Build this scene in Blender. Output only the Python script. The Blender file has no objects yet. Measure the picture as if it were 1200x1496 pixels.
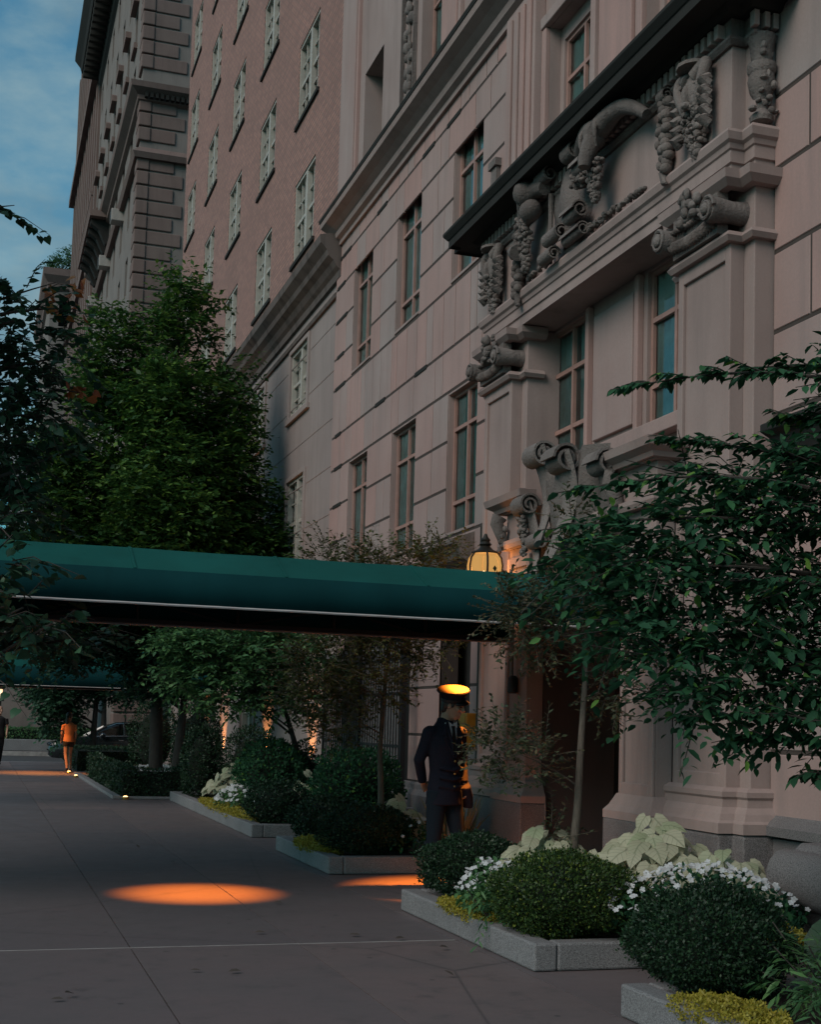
import bpy, math, random
import numpy as np
from mathutils import Vector, Matrix
random.seed(7); rng = np.random.default_rng(11)
S = bpy.context.scene
COL = S.collection
R = math.radians
PI = math.pi

# ------------------------------------------------------------------ object helpers
def mesh_from(name, V, F, mats, mi=None, smooth=False, sharp=None, uv=None):
    me = bpy.data.meshes.new(name)
    me.from_pydata([tuple(v) for v in V], [], F)
    for m in mats: me.materials.append(m)
    if mi is not None: me.polygons.foreach_set('material_index', mi)
    if smooth:
        me.polygons.foreach_set('use_smooth', [True]*len(me.polygons))
        if sharp: me.set_sharp_from_angle(angle=R(sharp))
    me.update()
    return me
def link(name, me, parent=None, loc=None, rot=None):
    o = bpy.data.objects.new(name, me); COL.objects.link(o)
    if parent is not None: o.parent = parent
    if loc is not None: o.location = loc
    if rot is not None: o.rotation_euler = rot
    return o
def tag(o, label=None, cat=None, group=None, kind=None):
    if label: o['label'] = label
    if cat: o['category'] = cat
    if group: o['group'] = group
    if kind: o['kind'] = kind
    return o
def thing(name, label, cat, loc=(0,0,0), rz=0, group=None):
    o = link(name, None, None, loc, (0,0,rz))
    o.empty_display_size = .2
    return tag(o, label, cat, group)
def copy_tree(o, parent=None):
    c = o.copy(); COL.objects.link(c)
    c.parent = parent
    for ch in list(o.children): copy_tree(ch, c)
    return c

class MB:
    def __init__(s): s.V=[]; s.F=[]; s.M=[]
    def add(s, V, F, m=0, T=None):
        b=len(s.V)
        if T is not None: V=[T@Vector(v) for v in V]
        s.V+= [tuple(v) for v in V]; s.F+=[tuple(b+i for i in f) for f in F]; s.M+=[m]*len(F)
        return s
    def box(s,x0,x1,y0,y1,z0,z1,m=0,T=None):
        V=[(x,y,z) for z in (z0,z1) for y in (y0,y1) for x in (x0,x1)]
        return s.add(V,[(0,2,3,1),(4,5,7,6),(0,1,5,4),(2,6,7,3),(0,4,6,2),(1,3,7,5)],m,T)
    def cbox(s,x0,x1,y0,y1,z0,z1,c=.01,m=0):
        """block whose -X face edges are chamfered by c"""
        V=[(x1,y0,z0),(x1,y1,z0),(x1,y1,z1),(x1,y0,z1),(x0+c,y0,z0),(x0+c,y1,z0),(x0+c,y1,z1),(x0+c,y0,z1),
           (x0,y0+c,z0+c),(x0,y1-c,z0+c),(x0,y1-c,z1-c),(x0,y0+c,z1-c)]
        F=[(0,1,5,4),(1,2,6,5),(2,3,7,6),(3,0,4,7),(4,5,9,8),(5,6,10,9),(6,7,11,10),(7,4,8,11),(8,9,10,11)]
        return s.add(V,[f[::-1] for f in F],m)
    def loft(s, P, RX, RY=None, n=10, m=0, up=None, cap=True, T=None):
        """tube along points P with radii"""
        P=[Vector(p) for p in P]; RY=RY or RX; V=[]; F=[]
        k=len(P); prev=None
        for i,p in enumerate(P):
            d=(P[min(i+1,k-1)]-P[max(i-1,0)])
            if d.length<1e-9: d=Vector((0,0,1))
            d.normalize()
            if prev is None:
                u=Vector(up) if up else (Vector((1,0,0)) if abs(d.x)<.9 else Vector((0,1,0)))
            else: u=prev
            u=(u-d*u.dot(d)); u=u.normalized() if u.length>1e-6 else d.orthogonal().normalized()
            prev=u; w=d.cross(u)
            for j in range(n):
                a=2*PI*j/n; V.append(p+u*(RX[i]*math.cos(a))+w*(RY[i]*math.sin(a)))
        for i in range(k-1):
            for j in range(n):
                F.append((i*n+j,i*n+(j+1)%n,(i+1)*n+(j+1)%n,(i+1)*n+j))
        if cap: F.append(tuple(range(n))[::-1]); F.append(tuple((k-1)*n+j for j in range(n)))
        return s.add(V,F,m,T)
    def tube(s,P,r,n=8,m=0,r1=None,T=None):
        r1=r if r1 is None else r1; k=len(P)
        return s.loft(P,[r+(r1-r)*i/(k-1) for i in range(k)],None,n,m,T=T)
    def ell(s,c,r,nu=12,nv=8,m=0,T=None):
        V=[];F=[]
        for i in range(1,nv):
            t=PI*i/nv
            for j in range(nu):
                a=2*PI*j/nu
                V.append((c[0]+r[0]*math.sin(t)*math.cos(a),c[1]+r[1]*math.sin(t)*math.sin(a),c[2]+r[2]*math.cos(t)))
        V.append((c[0],c[1],c[2]+r[2])); V.append((c[0],c[1],c[2]-r[2])); a=len(V)-2
        for i in range(nv-2):
            for j in range(nu): F.append((i*nu+j,(i+1)*nu+j,(i+1)*nu+(j+1)%nu,i*nu+(j+1)%nu))
        for j in range(nu):
            F.append((a,j,(j+1)%nu)); F.append((a+1,(nv-2)*nu+(j+1)%nu,(nv-2)*nu+j))
        return s.add(V,F,m,T)
    def lathe(s,prof,c=(0,0,0),n=24,m=0,T=None,cap=True):
        V=[];F=[];k=len(prof)
        for r,z in prof:
            for j in range(n):
                a=2*PI*j/n; V.append((c[0]+r*math.cos(a),c[1]+r*math.sin(a),c[2]+z))
        for i in range(k-1):
            for j in range(n): F.append((i*n+j,i*n+(j+1)%n,(i+1)*n+(j+1)%n,(i+1)*n+j))
        if cap: F.append(tuple(range(n))[::-1]); F.append(tuple((k-1)*n+j for j in range(n)))
        return s.add(V,F,m,T)
    def prism(s,poly,axis,a0,a1,m=0,T=None):
        """extrude 2-D polygon along axis 0/1/2; poly gives the two other coords in order"""
        def mk(p,a):
            q=list(p); q.insert(axis,a); return tuple(q)
        n=len(poly); V=[mk(p,a0) for p in poly]+[mk(p,a1) for p in poly]
        F=[(i,(i+1)%n,n+(i+1)%n,n+i) for i in range(n)]+[tuple(range(n))[::-1],tuple(range(n,2*n))]
        return s.add(V,F,m,T)
    def sweep(s,prof,path,m=0,closed_prof=True):
        """profile [(out,z)] swept round a plan path [(x,y)]; outward = right of travel"""
        k=len(path); N=[]
        seg=[]
        for i in range(k-1):
            d=Vector((path[i+1][0]-path[i][0],path[i+1][1]-path[i][1])); d.normalize(); seg.append(Vector((d.y,-d.x)))
        for i in range(k):
            if i==0: N.append(seg[0])
            elif i==k-1: N.append(seg[-1])
            else:
                b=seg[i-1]+seg[i]; N.append(b/ max(1e-6,(1+seg[i-1].dot(seg[i]))))
        n=len(prof); V=[]; F=[]
        for i in range(k):
            for o,z in prof: V.append((path[i][0]+N[i].x*o,path[i][1]+N[i].y*o,z))
        e=n if closed_prof else n-1
        for i in range(k-1):
            for j in range(e):
                F.append((i*n+j,i*n+(j+1)%n,(i+1)*n+(j+1)%n,(i+1)*n+j))
        if closed_prof: F.append(tuple(range(n))); F.append(tuple((k-1)*n+j for j in range(n))[::-1])
        return s.add(V,F,m)
    def wall(s,x,y0,y1,z0,z1,holes=(),depth=.2,m=0,axis=0,face=-1):
        """wall sheet in plane x (or y if axis=1) with rectangular holes and reveals going inward"""
        ys=sorted({y0,y1,*[v for h in holes for v in h[:2] if y0<v<y1]}); zs=sorted({z0,z1,*[v for h in holes for v in h[2:4] if z0<v<z1]})
        def P(a,y,z): return (a,y,z) if axis==0 else (y,a,z)
        for i in range(len(ys)-1):
            for j in range(len(zs)-1):
                cy=(ys[i]+ys[i+1])/2; cz=(zs[j]+zs[j+1])/2
                if any(h[0]<cy<h[1] and h[2]<cz<h[3] for h in holes): continue
                s.add([P(x,ys[i],zs[j]),P(x,ys[i+1],zs[j]),P(x,ys[i+1],zs[j+1]),P(x,ys[i],zs[j+1])],[(0,3,2,1)],m)
        for h in holes:
            a,b,c,d=h[:4]; dp=h[4] if len(h)>4 else depth; xi=x-face*dp
            for q in (((a,c),(a,d)),((b,d),(b,c)),((b,c),(a,c)),((a,d),(b,d))):
                (p0,q0),(p1,q1)=q
                s.add([P(x,p0,q0),P(x,p1,q1),P(xi,p1,q1),P(xi,p0,q0)],[(0,1,2,3)],m)
        return s
    def build(s,name,mat,parent=None,smooth=False,sharp=40,bevel=0,loc=None,rot=None):
        mats=mat if isinstance(mat,(list,tuple)) else [mat]
        me=mesh_from(name,s.V,s.F,mats,s.M,smooth,sharp)
        o=link(name,me,parent,loc,rot)
        if bevel:
            b=o.modifiers.new('bevel','BEVEL'); b.width=bevel; b.segments=2; b.limit_method='ANGLE'; b.angle_limit=R(40)
        return o
    def fused(s,name,mat,parent=None,voxel=.012,smooth_it=3,loc=None,rot=None):
        """all the shapes merged into one continuous surface"""
        me=mesh_from(name+'_raw',s.V,s.F,[])
        o=bpy.data.objects.new(name,me); COL.objects.link(o)
        r=o.modifiers.new('r','REMESH'); r.mode='VOXEL'; r.voxel_size=voxel; r.use_smooth_shade=True
        if smooth_it:
            q=o.modifiers.new('s','SMOOTH'); q.factor=.5; q.iterations=smooth_it
        dg=bpy.context.evaluated_depsgraph_get()
        m2=bpy.data.meshes.new_from_object(o.evaluated_get(dg))
        o.modifiers.clear(); o.data=m2; m2.name=name; bpy.data.meshes.remove(me)
        m2.materials.clear(); m2.materials.append(mat)
        m2.polygons.foreach_set('use_smooth',[True]*len(m2.polygons))
        if parent is not None: o.parent=parent
        if loc is not None: o.location=loc
        if rot is not None: o.rotation_euler=rot
        return o

# ------------------------------------------------------------------ materials
class NT:
    def __init__(s,name):
        s.m=bpy.data.materials.new(name); s.m.use_nodes=True; s.t=s.m.node_tree; s.n=s.t.nodes; s.l=s.t.links
        s.b=s.n['Principled BSDF']
    def new(s,t,**k):
        n=s.n.new(t)
        for a,v in k.items():
            if hasattr(n,a) and a not in n.inputs: setattr(n,a,v)
            else: n.inputs[a].default_value=v
        return n
    def ln(s,a,b): s.l.new(a,b)
    def coord(s,scale=(1,1,1),out='Object'):
        c=s.new('ShaderNodeTexCoord'); mp=s.new('ShaderNodeMapping'); mp.inputs['Scale'].default_value=scale
        s.ln(c.outputs[out],mp.inputs['Vector']); return mp.outputs[0]
    def noise(s,vec,scale,detail=4,rough=.55):
        n=s.new('ShaderNodeTexNoise'); n.inputs['Scale'].default_value=scale; n.inputs['Detail'].default_value=detail
        n.inputs['Roughness'].default_value=rough; s.ln(vec,n.inputs['Vector']); return n.outputs['Fac']
    def ramp(s,fac,stops):
        r=s.new('ShaderNodeValToRGB'); e=r.color_ramp.elements
        while len(e)<len(stops): e.new(.5)
        for i,(p,c) in enumerate(stops):
            e[i].position=p; e[i].color=(*c,1) if len(c)==3 else c
        s.ln(fac,r.inputs[0]); return r.outputs[0]
    def mix(s,f,a,b,mode='MIX'):
        n=s.new('ShaderNodeMix'); n.data_type='RGBA'; n.blend_type=mode
        for sock,v in ((n.inputs[0],f),(n.inputs[6],a),(n.inputs[7],b)):
            if isinstance(v,bpy.types.NodeSocket): s.ln(v,sock)
            elif isinstance(v,(int,float)): sock.default_value=v
            else: sock.default_value=(*v,1)
        return n.outputs[2]
    def math(s,op,a,b=0.0,c=0.0):
        n=s.new('ShaderNodeMath',operation=op)
        for i,v in enumerate((a,b,c)):
            if isinstance(v,bpy.types.NodeSocket): s.ln(v,n.inputs[i])
            else: n.inputs[i].default_value=v
        return n.outputs[0]
    def island(s): return s.new('ShaderNodeNewGeometry').outputs['Random Per Island']
    def bump(s,h,strength=.3,dist=.01):
        b=s.new('ShaderNodeBump'); b.inputs['Strength'].default_value=strength; b.inputs['Distance'].default_value=dist
        s.ln(h,b.inputs['Height']); s.ln(b.outputs[0],s.b.inputs['Normal'])
    def col(s,c):
        if isinstance(c,bpy.types.NodeSocket): s.ln(c,s.b.inputs['Base Color'])
        else: s.b.inputs['Base Color'].default_value=(*c,1)
    def set(s,**k):
        for a,v in k.items(): s.b.inputs[a.replace('_',' ')].default_value=v
        return s

def simple(name,c,rough=.6,metal=0,var=.12,scale=8,bump=0,spec=.5):
    t=NT(name); v=t.coord(); f=t.noise(v,scale)
    t.col(t.ramp(f,[(.3,tuple(x*(1-var) for x in c)),(.7,tuple(min(1,x*(1+var)) for x in c))]))
    t.set(Roughness=rough,Metallic=metal); t.b.inputs['Specular IOR Level'].default_value=spec
    if bump: t.bump(t.noise(v,scale*6),bump,.005)
    return t.m

def stone(name,a,b,dark=.55,island=.5,grime=.6,rough=0):
    t=NT(name); v=t.coord(); vs=t.coord((1,1,.12))
    big=t.noise(v,.7,5); streak=t.noise(vs,3.5,5,.6); fine=t.noise(v,45,3)
    c=t.mix(t.math('MULTIPLY',t.island(),island*1.6),a,b)
    c=t.mix(t.ramp(big,[(.35,(0,0,0)),(.7,(.6,.6,.6))]),c,tuple(x*.72 for x in b))
    s=t.ramp(streak,[(.49,(0,0,0)),(.74,(grime,)*3)])
    c=t.mix(s,c,tuple(x*dark for x in a))
    c=t.mix(t.ramp(fine,[(.3,(.22,)*3),(.7,(0,0,0))]),c,tuple(x*.6 for x in a))
    t.col(c); t.set(Roughness=.9); t.b.inputs['Specular IOR Level'].default_value=.25
    t.bump(t.mix(.5,fine,t.noise(v,26 if rough else 12,5,.65)),rough or .25,.03 if rough else .006)
    return t.m
LIME=stone('limestone',(.35,.305,.29),(.45,.285,.255),island=.66,grime=.42)
LIME2=stone('limestone_trim',(.37,.295,.275),(.355,.26,.236),island=.25,grime=.6)
CARVE=stone('carved_limestone',(.27,.235,.22),(.14,.122,.113),dark=.25,island=.6,grime=1,rough=.75)  # darker, more mottled colour imitates the dark crevices of the carving
DARKST=stone('near_black_stone',(.036,.037,.034),(.026,.027,.025),grime=.9)  # near-black stone: sooty belt top, dark cornices, brackets, sills and joint bars
GROOVE=simple('dirty_joint',(.06,.048,.042),.95)
BASEST=stone('pale_limestone',(.33,.285,.27),(.325,.262,.248),grime=.5)
FARST=stone('brown_stone',(.20,.155,.14),(.215,.15,.135),grime=.5)
FARWALL=stone('far_grey_stone',(.24,.215,.20),(.225,.2,.185),grime=.5)
def granite_mat(name,c):
    t=NT(name); v=t.coord(); f=t.noise(v,140,2,.7); g=t.noise(v,2,4)
    vv=t.new('ShaderNodeTexVoronoi'); vv.inputs['Scale'].default_value=110; t.ln(v,vv.inputs['Vector'])
    k=t.ramp(f,[(.36,tuple(x*.35 for x in c)),(.5,c),(.66,tuple(x*1.5 for x in c))])
    k=t.mix(t.ramp(vv.outputs['Distance'],[(.1,(.5,)*3),(.35,(0,0,0))]),k,tuple(x*.4 for x in c))
    k=t.mix(t.ramp(g,[(.4,(0,0,0)),(.75,(.5,)*3)]),k,tuple(x*.55 for x in c))
    t.col(k); t.set(Roughness=.75); t.bump(f,.2,.003); return t.m
GRANITE=granite_mat('grey_granite',(.20,.20,.205))
GRANITE2=granite_mat('plinth_granite',(.17,.16,.16))
def brick_mat():
    t=NT('salmon_brick'); c=t.new('ShaderNodeTexCoord'); sp=t.new('ShaderNodeSeparateXYZ'); cb=t.new('ShaderNodeCombineXYZ')
    t.ln(c.outputs['Object'],sp.inputs[0]); t.ln(t.math('ADD',sp.outputs[1],sp.outputs[0]),cb.inputs[0]); t.ln(sp.outputs[2],cb.inputs[1])
    b=t.new('ShaderNodeTexBrick'); b.inputs['Scale'].default_value=1; b.inputs['Brick Width'].default_value=.24; b.inputs['Row Height'].default_value=.088
    b.inputs['Mortar Size'].default_value=.015; b.inputs['Mortar Smooth'].default_value=.2; b.inputs['Bias'].default_value=-.1
    b.inputs['Color1'].default_value=(.41,.215,.172,1); b.inputs['Color2'].default_value=(.275,.145,.122,1); b.inputs['Mortar'].default_value=(.19,.135,.12,1)
    t.ln(cb.outputs[0],b.inputs['Vector'])
    v=t.coord(); k=t.mix(t.ramp(t.noise(v,.35,5),[(.35,(0,0,0)),(.75,(.4,)*3)]),b.outputs['Color'],(.20,.12,.10))
    t.col(k); t.set(Roughness=.9); t.bump(t.math('SUBTRACT',1.0,b.outputs['Fac']),.5,.008); return t.m
BRICK=brick_mat()
FRAMEP=simple('tan_painted_frame',(.36,.215,.18),.5)
FRAMEW=simple('off_white_frame',(.43,.40,.35),.5)
def glass_mat(name,tint,refl=.9,ior=1.6):
    t=NT(name); n=t.n; n.remove(t.b); out=n['Material Output']
    g=t.new('ShaderNodeBsdfGlossy'); g.inputs['Color'].default_value=(refl,refl,refl,1); g.inputs['Roughness'].default_value=.03
    tr=t.new('ShaderNodeBsdfTransparent'); tr.inputs['Color'].default_value=(*tint,1)
    fr=t.new('ShaderNodeFresnel'); fr.inputs['IOR'].default_value=ior
    nz=t.new('ShaderNodeTexNoise'); nz.inputs['Scale'].default_value=1.3; bp=t.new('ShaderNodeBump'); bp.inputs['Strength'].default_value=.06; bp.inputs['Distance'].default_value=.05
    co=t.new('ShaderNodeTexCoord'); t.ln(co.outputs['Object'],nz.inputs['Vector']); t.ln(nz.outputs['Fac'],bp.inputs['Height']); t.ln(bp.outputs[0],g.inputs['Normal'])
    mx=t.new('ShaderNodeMixShader'); t.ln(fr.outputs[0],mx.inputs[0]); t.ln(tr.outputs[0],mx.inputs[1]); t.ln(g.outputs[0],mx.inputs[2]); t.ln(mx.outputs[0],out.inputs[0])
    return t.m
GLASS=glass_mat('window_glass',(.88,.96,.93),.9,1.9)
CURTAIN=simple('teal_curtain',(.58,.84,.76),.9,var=.3,scale=3)
CURT2=simple('pale_blind',(.55,.76,.72),.9,var=.2,scale=2)
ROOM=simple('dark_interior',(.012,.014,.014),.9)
IRON=simple('black_iron',(.02,.02,.022),.5,.3)
STEEL=simple('grey_painted_steel',(.16,.15,.15),.5,.2)
BRASS=simple('brass',(.62,.40,.12),.35,1,var=.25,scale=20)
BRONZE=simple('dark_bronze',(.045,.04,.032),.45,.6)
def canvas_mat(name,c):
    t=NT(name); v=t.coord(); f=t.noise(v,1.2,5); w=t.noise(v,220,1)
    k=t.ramp(f,[(.3,tuple(x*.8 for x in c)),(.7,tuple(x*1.15 for x in c))]); st=t.noise(t.coord((1,1,.1)),5,4)
    k=t.mix(t.ramp(st,[(.55,(0,0,0)),(.85,(.35,)*3)]),k,tuple(x*.5 for x in c))
    t.col(k); t.set(Roughness=.85); t.b.inputs['Specular IOR Level'].default_value=.12; t.bump(t.mix(.3,f,w),.3,.014); return t.m
CANVAS=canvas_mat('teal_canvas',(.007,.080,.072))
CANVAS_SHADE=canvas_mat('shaded_teal_canvas',(.003,.040,.045))  # same canvas, darkened to put the valance's shade into its colour
TRIM=simple('pale_piping',(.42,.40,.40),.6)
def pave_mat():
    t=NT('concrete_paving'); v=t.coord(); a=t.noise(v,1.1,6,.6); f=t.noise(v,90,2); st=t.noise(v,4,5,.7)
    c=t.mix(t.island(),(.178,.134,.132),(.112,.098,.108))
    c=t.mix(t.ramp(a,[(.35,(0,0,0)),(.75,(.7,)*3)]),c,(.078,.071,.073))
    c=t.mix(t.ramp(st,[(.55,(0,0,0)),(.74,(.7,)*3)]),c,(.06,.056,.058))
    c=t.mix(t.ramp(f,[(.3,(.35,)*3),(.65,(0,0,0))]),c,(.08,.075,.075))
    gum=t.new('ShaderNodeTexVoronoi'); gum.inputs['Scale'].default_value=2.6; t.ln(v,gum.inputs['Vector'])
    c=t.mix(t.ramp(gum.outputs['Distance'],[(.045,(.75,)*3),(.062,(0,0,0))]),c,(.035,.033,.035))
    ck=t.new('ShaderNodeTexVoronoi',feature='DISTANCE_TO_EDGE'); ck.inputs['Scale'].default_value=.33; dv=t.mix(.12,v,t.new('ShaderNodeTexNoise').outputs['Color']); t.ln(dv,ck.inputs['Vector'])
    c=t.mix(t.ramp(ck.outputs['Distance'],[(.0015,(.6,)*3),(.004,(0,0,0))]),c,(.04,.038,.04))
    t.col(c); t.ln(t.ramp(a,[(.3,(.45,)*3),(.7,(.75,)*3)]),t.b.inputs['Roughness']); t.bump(t.mix(.5,f,st),.25,.004); return t.m
PAVE=pave_mat()
ASPH=simple('asphalt',(.05,.05,.053),.8,var=.2,scale=3,bump=.3)
SEAL=simple('joint_sealant',(.30,.28,.27),.8,var=.3,scale=4)
SOIL=simple('dark_soil',(.022,.016,.012),.95,scale=20,bump=.5)
def bark_mat(name,c):
    t=NT(name); v=t.coord((6,6,1.2)); f=t.noise(v,6,6,.7); g=t.noise(t.coord(),9,3)
    k=t.ramp(f,[(.3,tuple(x*.45 for x in c)),(.62,c),(.8,tuple(x*1.5 for x in c))]); t.col(t.mix(t.ramp(g,[(.5,(0,0,0)),(.7,(.5,)*3)]),k,tuple(x*.6 for x in c)))
    t.set(Roughness=.9); t.bump(f,.6,.01); return t.m
BARK=bark_mat('dark_bark',(.055,.045,.038)); BARKP=bark_mat('pale_bark',(.15,.125,.10))
def leaf_mat(name,stops,trans=.3,rough=.5,veins=False,spec=.35):
    t=NT(name); r=t.island(); c=t.ramp(r,stops)
    if veins:
        uv=t.new('ShaderNodeTexCoord'); sp=t.new('ShaderNodeSeparateXYZ'); t.ln(uv.outputs['UV'],sp.inputs[0])
        u,v=sp.outputs[0],t.math('ABSOLUTE',sp.outputs[1])
        mid=t.math('LESS_THAN',v,.03)
        fr=t.math('FRACT',t.math('MULTIPLY',t.math('SUBTRACT',u,t.math('MULTIPLY',v,.7)),4.5))
        side=t.math('LESS_THAN',fr,.10); k=t.math('MAXIMUM',mid,side)
        edge=t.math('GREATER_THAN',v,.43)
        c=t.mix(t.math('MULTIPLY',k,.42),c,(.06,.10,.045)); c=t.mix(t.math('MULTIPLY',edge,.35),c,(.12,.18,.08))
    t.col(c); t.set(Roughness=rough); t.b.inputs['Specular IOR Level'].default_value=spec
    tr=t.new('ShaderNodeBsdfTranslucent'); t.ln(c,tr.inputs[0]); mx=t.new('ShaderNodeMixShader'); mx.inputs[0].default_value=trans
    t.ln(t.b.outputs[0],mx.inputs[1]); t.ln(tr.outputs[0],mx.inputs[2]); t.ln(mx.outputs[0],t.n['Material Output'].inputs[0])
    return t.m
L_DARK=leaf_mat(name='dark_green_leaf',rough=.7,spec=.18,stops=[(0,(0.017,0.060,0.032)),(.6,(0.028,0.096,0.048)),(.93,(0.045,0.149,0.061)),(1,(0.140,0.280,0.048))])
L_BIG=leaf_mat('linden_leaf',[(0,(0.016,0.051,0.032)),(.7,(0.035,0.093,0.051)),(1,(0.056,0.145,0.072))])
L_CONE=leaf_mat('conical_tree_leaf',[(0,(0.028,0.077,0.026)),(.6,(0.055,0.140,0.034)),(1,(0.134,0.241,0.040))])
L_MID=leaf_mat('mid_green_leaf',[(0,(0.041,0.112,0.049)),(.6,(0.074,0.180,0.070)),(1,(0.121,0.255,0.084))])
L_OLIVE=leaf_mat('olive_leaf',[(0,(0.048,0.065,0.022)),(.6,(0.090,0.111,0.033)),(1,(0.144,0.156,0.055))])
L_CRAPE=leaf_mat('crape_leaf',[(0,(.045,.065,.035)),(.7,(.085,.105,.055)),(1,(.15,.12,.07))])
L_YEW=leaf_mat('yew_needle',[(0,(0.008,0.025,0.013)),(.7,(0.016,0.046,0.020)),(1,(0.028,0.069,0.026))],.15)
L_BOX=leaf_mat('boxwood_leaf',[(0,(0.018,0.044,0.013)),(.7,(0.037,0.078,0.018)),(.92,(0.069,0.117,0.022)),(1,(0.200,0.247,0.033))],.2)
L_SEDUM=leaf_mat('golden_sedum',[(0,(.20,.19,.02)),(.6,(.33,.27,.03)),(1,(.40,.36,.06))],.3)
L_WHITE=leaf_mat('white_petal',[(0,(.55,.57,.58)),(1,(.72,.74,.76))],.3)
L_CALA=leaf_mat('caladium_leaf',[(0,(.42,.43,.30)),(.7,(.52,.52,.38)),(1,(.36,.42,.26))],.35,.55,veins=True)
L_ORANGE=leaf_mat('orange_autumn_leaf',[(0,(.30,.07,.03)),(.6,(.42,.13,.04)),(1,(.38,.19,.05))])
L_GRASS=leaf_mat('pale_grass_blade',[(0,(.22,.21,.11)),(1,(.33,.31,.18))])
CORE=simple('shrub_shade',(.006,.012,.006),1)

# ------------------------------------------------------------------ leaves
LEAF_OV=(np.array([(0,0,0),(.3,.21,.05),(.3,-.21,.05),(.65,.2,.0),(.65,-.2,.0),(1,0,-.14),(.33,0,-.03),(.68,0,-.06)]),
         [(0,6,1),(0,2,6),(6,7,3,1),(6,2,4,7),(7,5,3),(7,4,5)])
LEAF_QD=(np.array([(0,0,0),(.5,.26,.03),(.5,-.26,.03),(1,0,-.06)]),[(0,2,3,1)])
LEAF_HT=(np.array([(0,0,0),(-.14,.2,.0),(.05,.38,.02),(.38,.42,.02),(.72,.24,-.05),(1.05,0,-.2),(.72,-.24,-.05),(.38,-.42,.02),(.05,-.38,.02),(-.14,-.2,0),(.38,0,.06),(.72,0,-.02)]),
         [(0,10,2,1),(10,11,4,3),(10,3,2),(11,5,4),(0,9,8,10),(10,7,6,11),(10,8,7),(11,6,5)])
def nrm(a): return a/np.maximum(1e-9,np.linalg.norm(a,axis=1,keepdims=True))
def leaves(name,mat,parent,P,D,N,Sz,tmpl=LEAF_QD,uv=False,extra=None,loc=None,link_it=True):
    tv,tf=tmpl; n=len(P); D=nrm(D); Yv=nrm(np.cross(N,D)); Zv=np.cross(D,Yv)
    Sz=np.asarray(Sz).reshape(-1,1,1)
    V=(P[:,None,:]+Sz*(tv[None,:,0:1]*D[:,None,:]+tv[None,:,1:2]*Yv[:,None,:]+tv[None,:,2:3]*Zv[:,None,:])).reshape(-1,3)
    k=len(tv); me=bpy.data.meshes.new(name)
    fl=[len(f) for f in tf]; li=np.concatenate([np.array(f) for f in tf])
    LI=(li[None,:]+(np.arange(n)*k)[:,None]).ravel(); tot=np.tile(fl,n); st=np.concatenate([[0],np.cumsum(tot)[:-1]])
    me.vertices.add(len(V)); me.vertices.foreach_set('co',V.ravel())
    me.loops.add(len(LI)); me.loops.foreach_set('vertex_index',LI.astype(np.int32))
    me.polygons.add(len(tot)); me.polygons.foreach_set('loop_start',st.astype(np.int32))
    me.polygons.foreach_set('use_smooth',np.ones(len(tot),bool))
    me.materials.append(mat)
    if uv:
        l=me.uv_layers.new(name='UVMap'); q=tv[:,:2][li]; l.data.foreach_set('uv',np.tile(q,(n,1)).ravel().astype(np.float32))
    me.update(calc_edges=True); me.validate()
    return link(name,me,parent,loc)
def rdir(n): return nrm(rng.normal(size=(n,3)))
def sprays(C,Rd,n_twig,per,twig_len,flat=.5,droop=.15,outward=1.0,shell=.35):
    """twigs filling ellipsoids; returns leaf positions, directions, normals, twig starts and ends"""
    C=np.asarray(C,float); Rd=np.asarray(Rd,float); w=(Rd.prod(axis=1))**(2/3); idx=rng.choice(len(C),n_twig,p=w/w.sum())
    u=rdir(n_twig); rr=(rng.random((n_twig,1))*(1-shell)+shell)
    s=C[idx]+u*rr*Rd[idx]
    d=nrm(u*outward+rng.normal(size=(n_twig,3))*.6+np.array([0,0,.15])); d[:,2]*=flat; d=nrm(d)
    L=twig_len*(.6+.8*rng.random((n_twig,1)))
    t=(np.arange(per)+.5)/per
    side=np.where(np.arange(per)%2==0,1,-1)
    P=s[:,None,:]+(d*L)[:,None,:]*t[None,:,None]; P[:,:,2]-= droop*L*(t[None,:]**2)
    lat=nrm(np.cross(d,np.array([0,0,1.0])+rng.normal(size=(n_twig,3))*.25))
    D=d[:,None,:]*.55+lat[:,None,:]*side[None,:,None]*.85+rng.normal(size=(n_twig,per,3))*.22; D[:,:,2]-=droop
    N=np.array([0,0,1.0])+rng.normal(size=(n_twig,per,3))*.35
    return P.reshape(-1,3),D.reshape(-1,3),N.reshape(-1,3),s,s+d*L
def limb(mb,a,b,r0,r1,sag=.12,n=5,k=6,wob=.04):
    a=Vector(a); b=Vector(b); L=(b-a).length; P=[]
    o=Vector(rng.normal(size=3)*wob*L)
    for i in range(k):
        t=i/(k-1); p=a.lerp(b,t)+Vector((0,0,1))*(math.sin(PI*t)*sag*L)+o*math.sin(PI*t); P.append(p)
    mb.loft(P,[r0+(r1-r0)*i/(k-1) for i in range(k)],None,n); return P
SUN_E=1.72; SKY_S=.1; SKY_TINT=(.40,1.0,1.02,1); CLOUD=(4.6,6.6,7.2,1)
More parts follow.
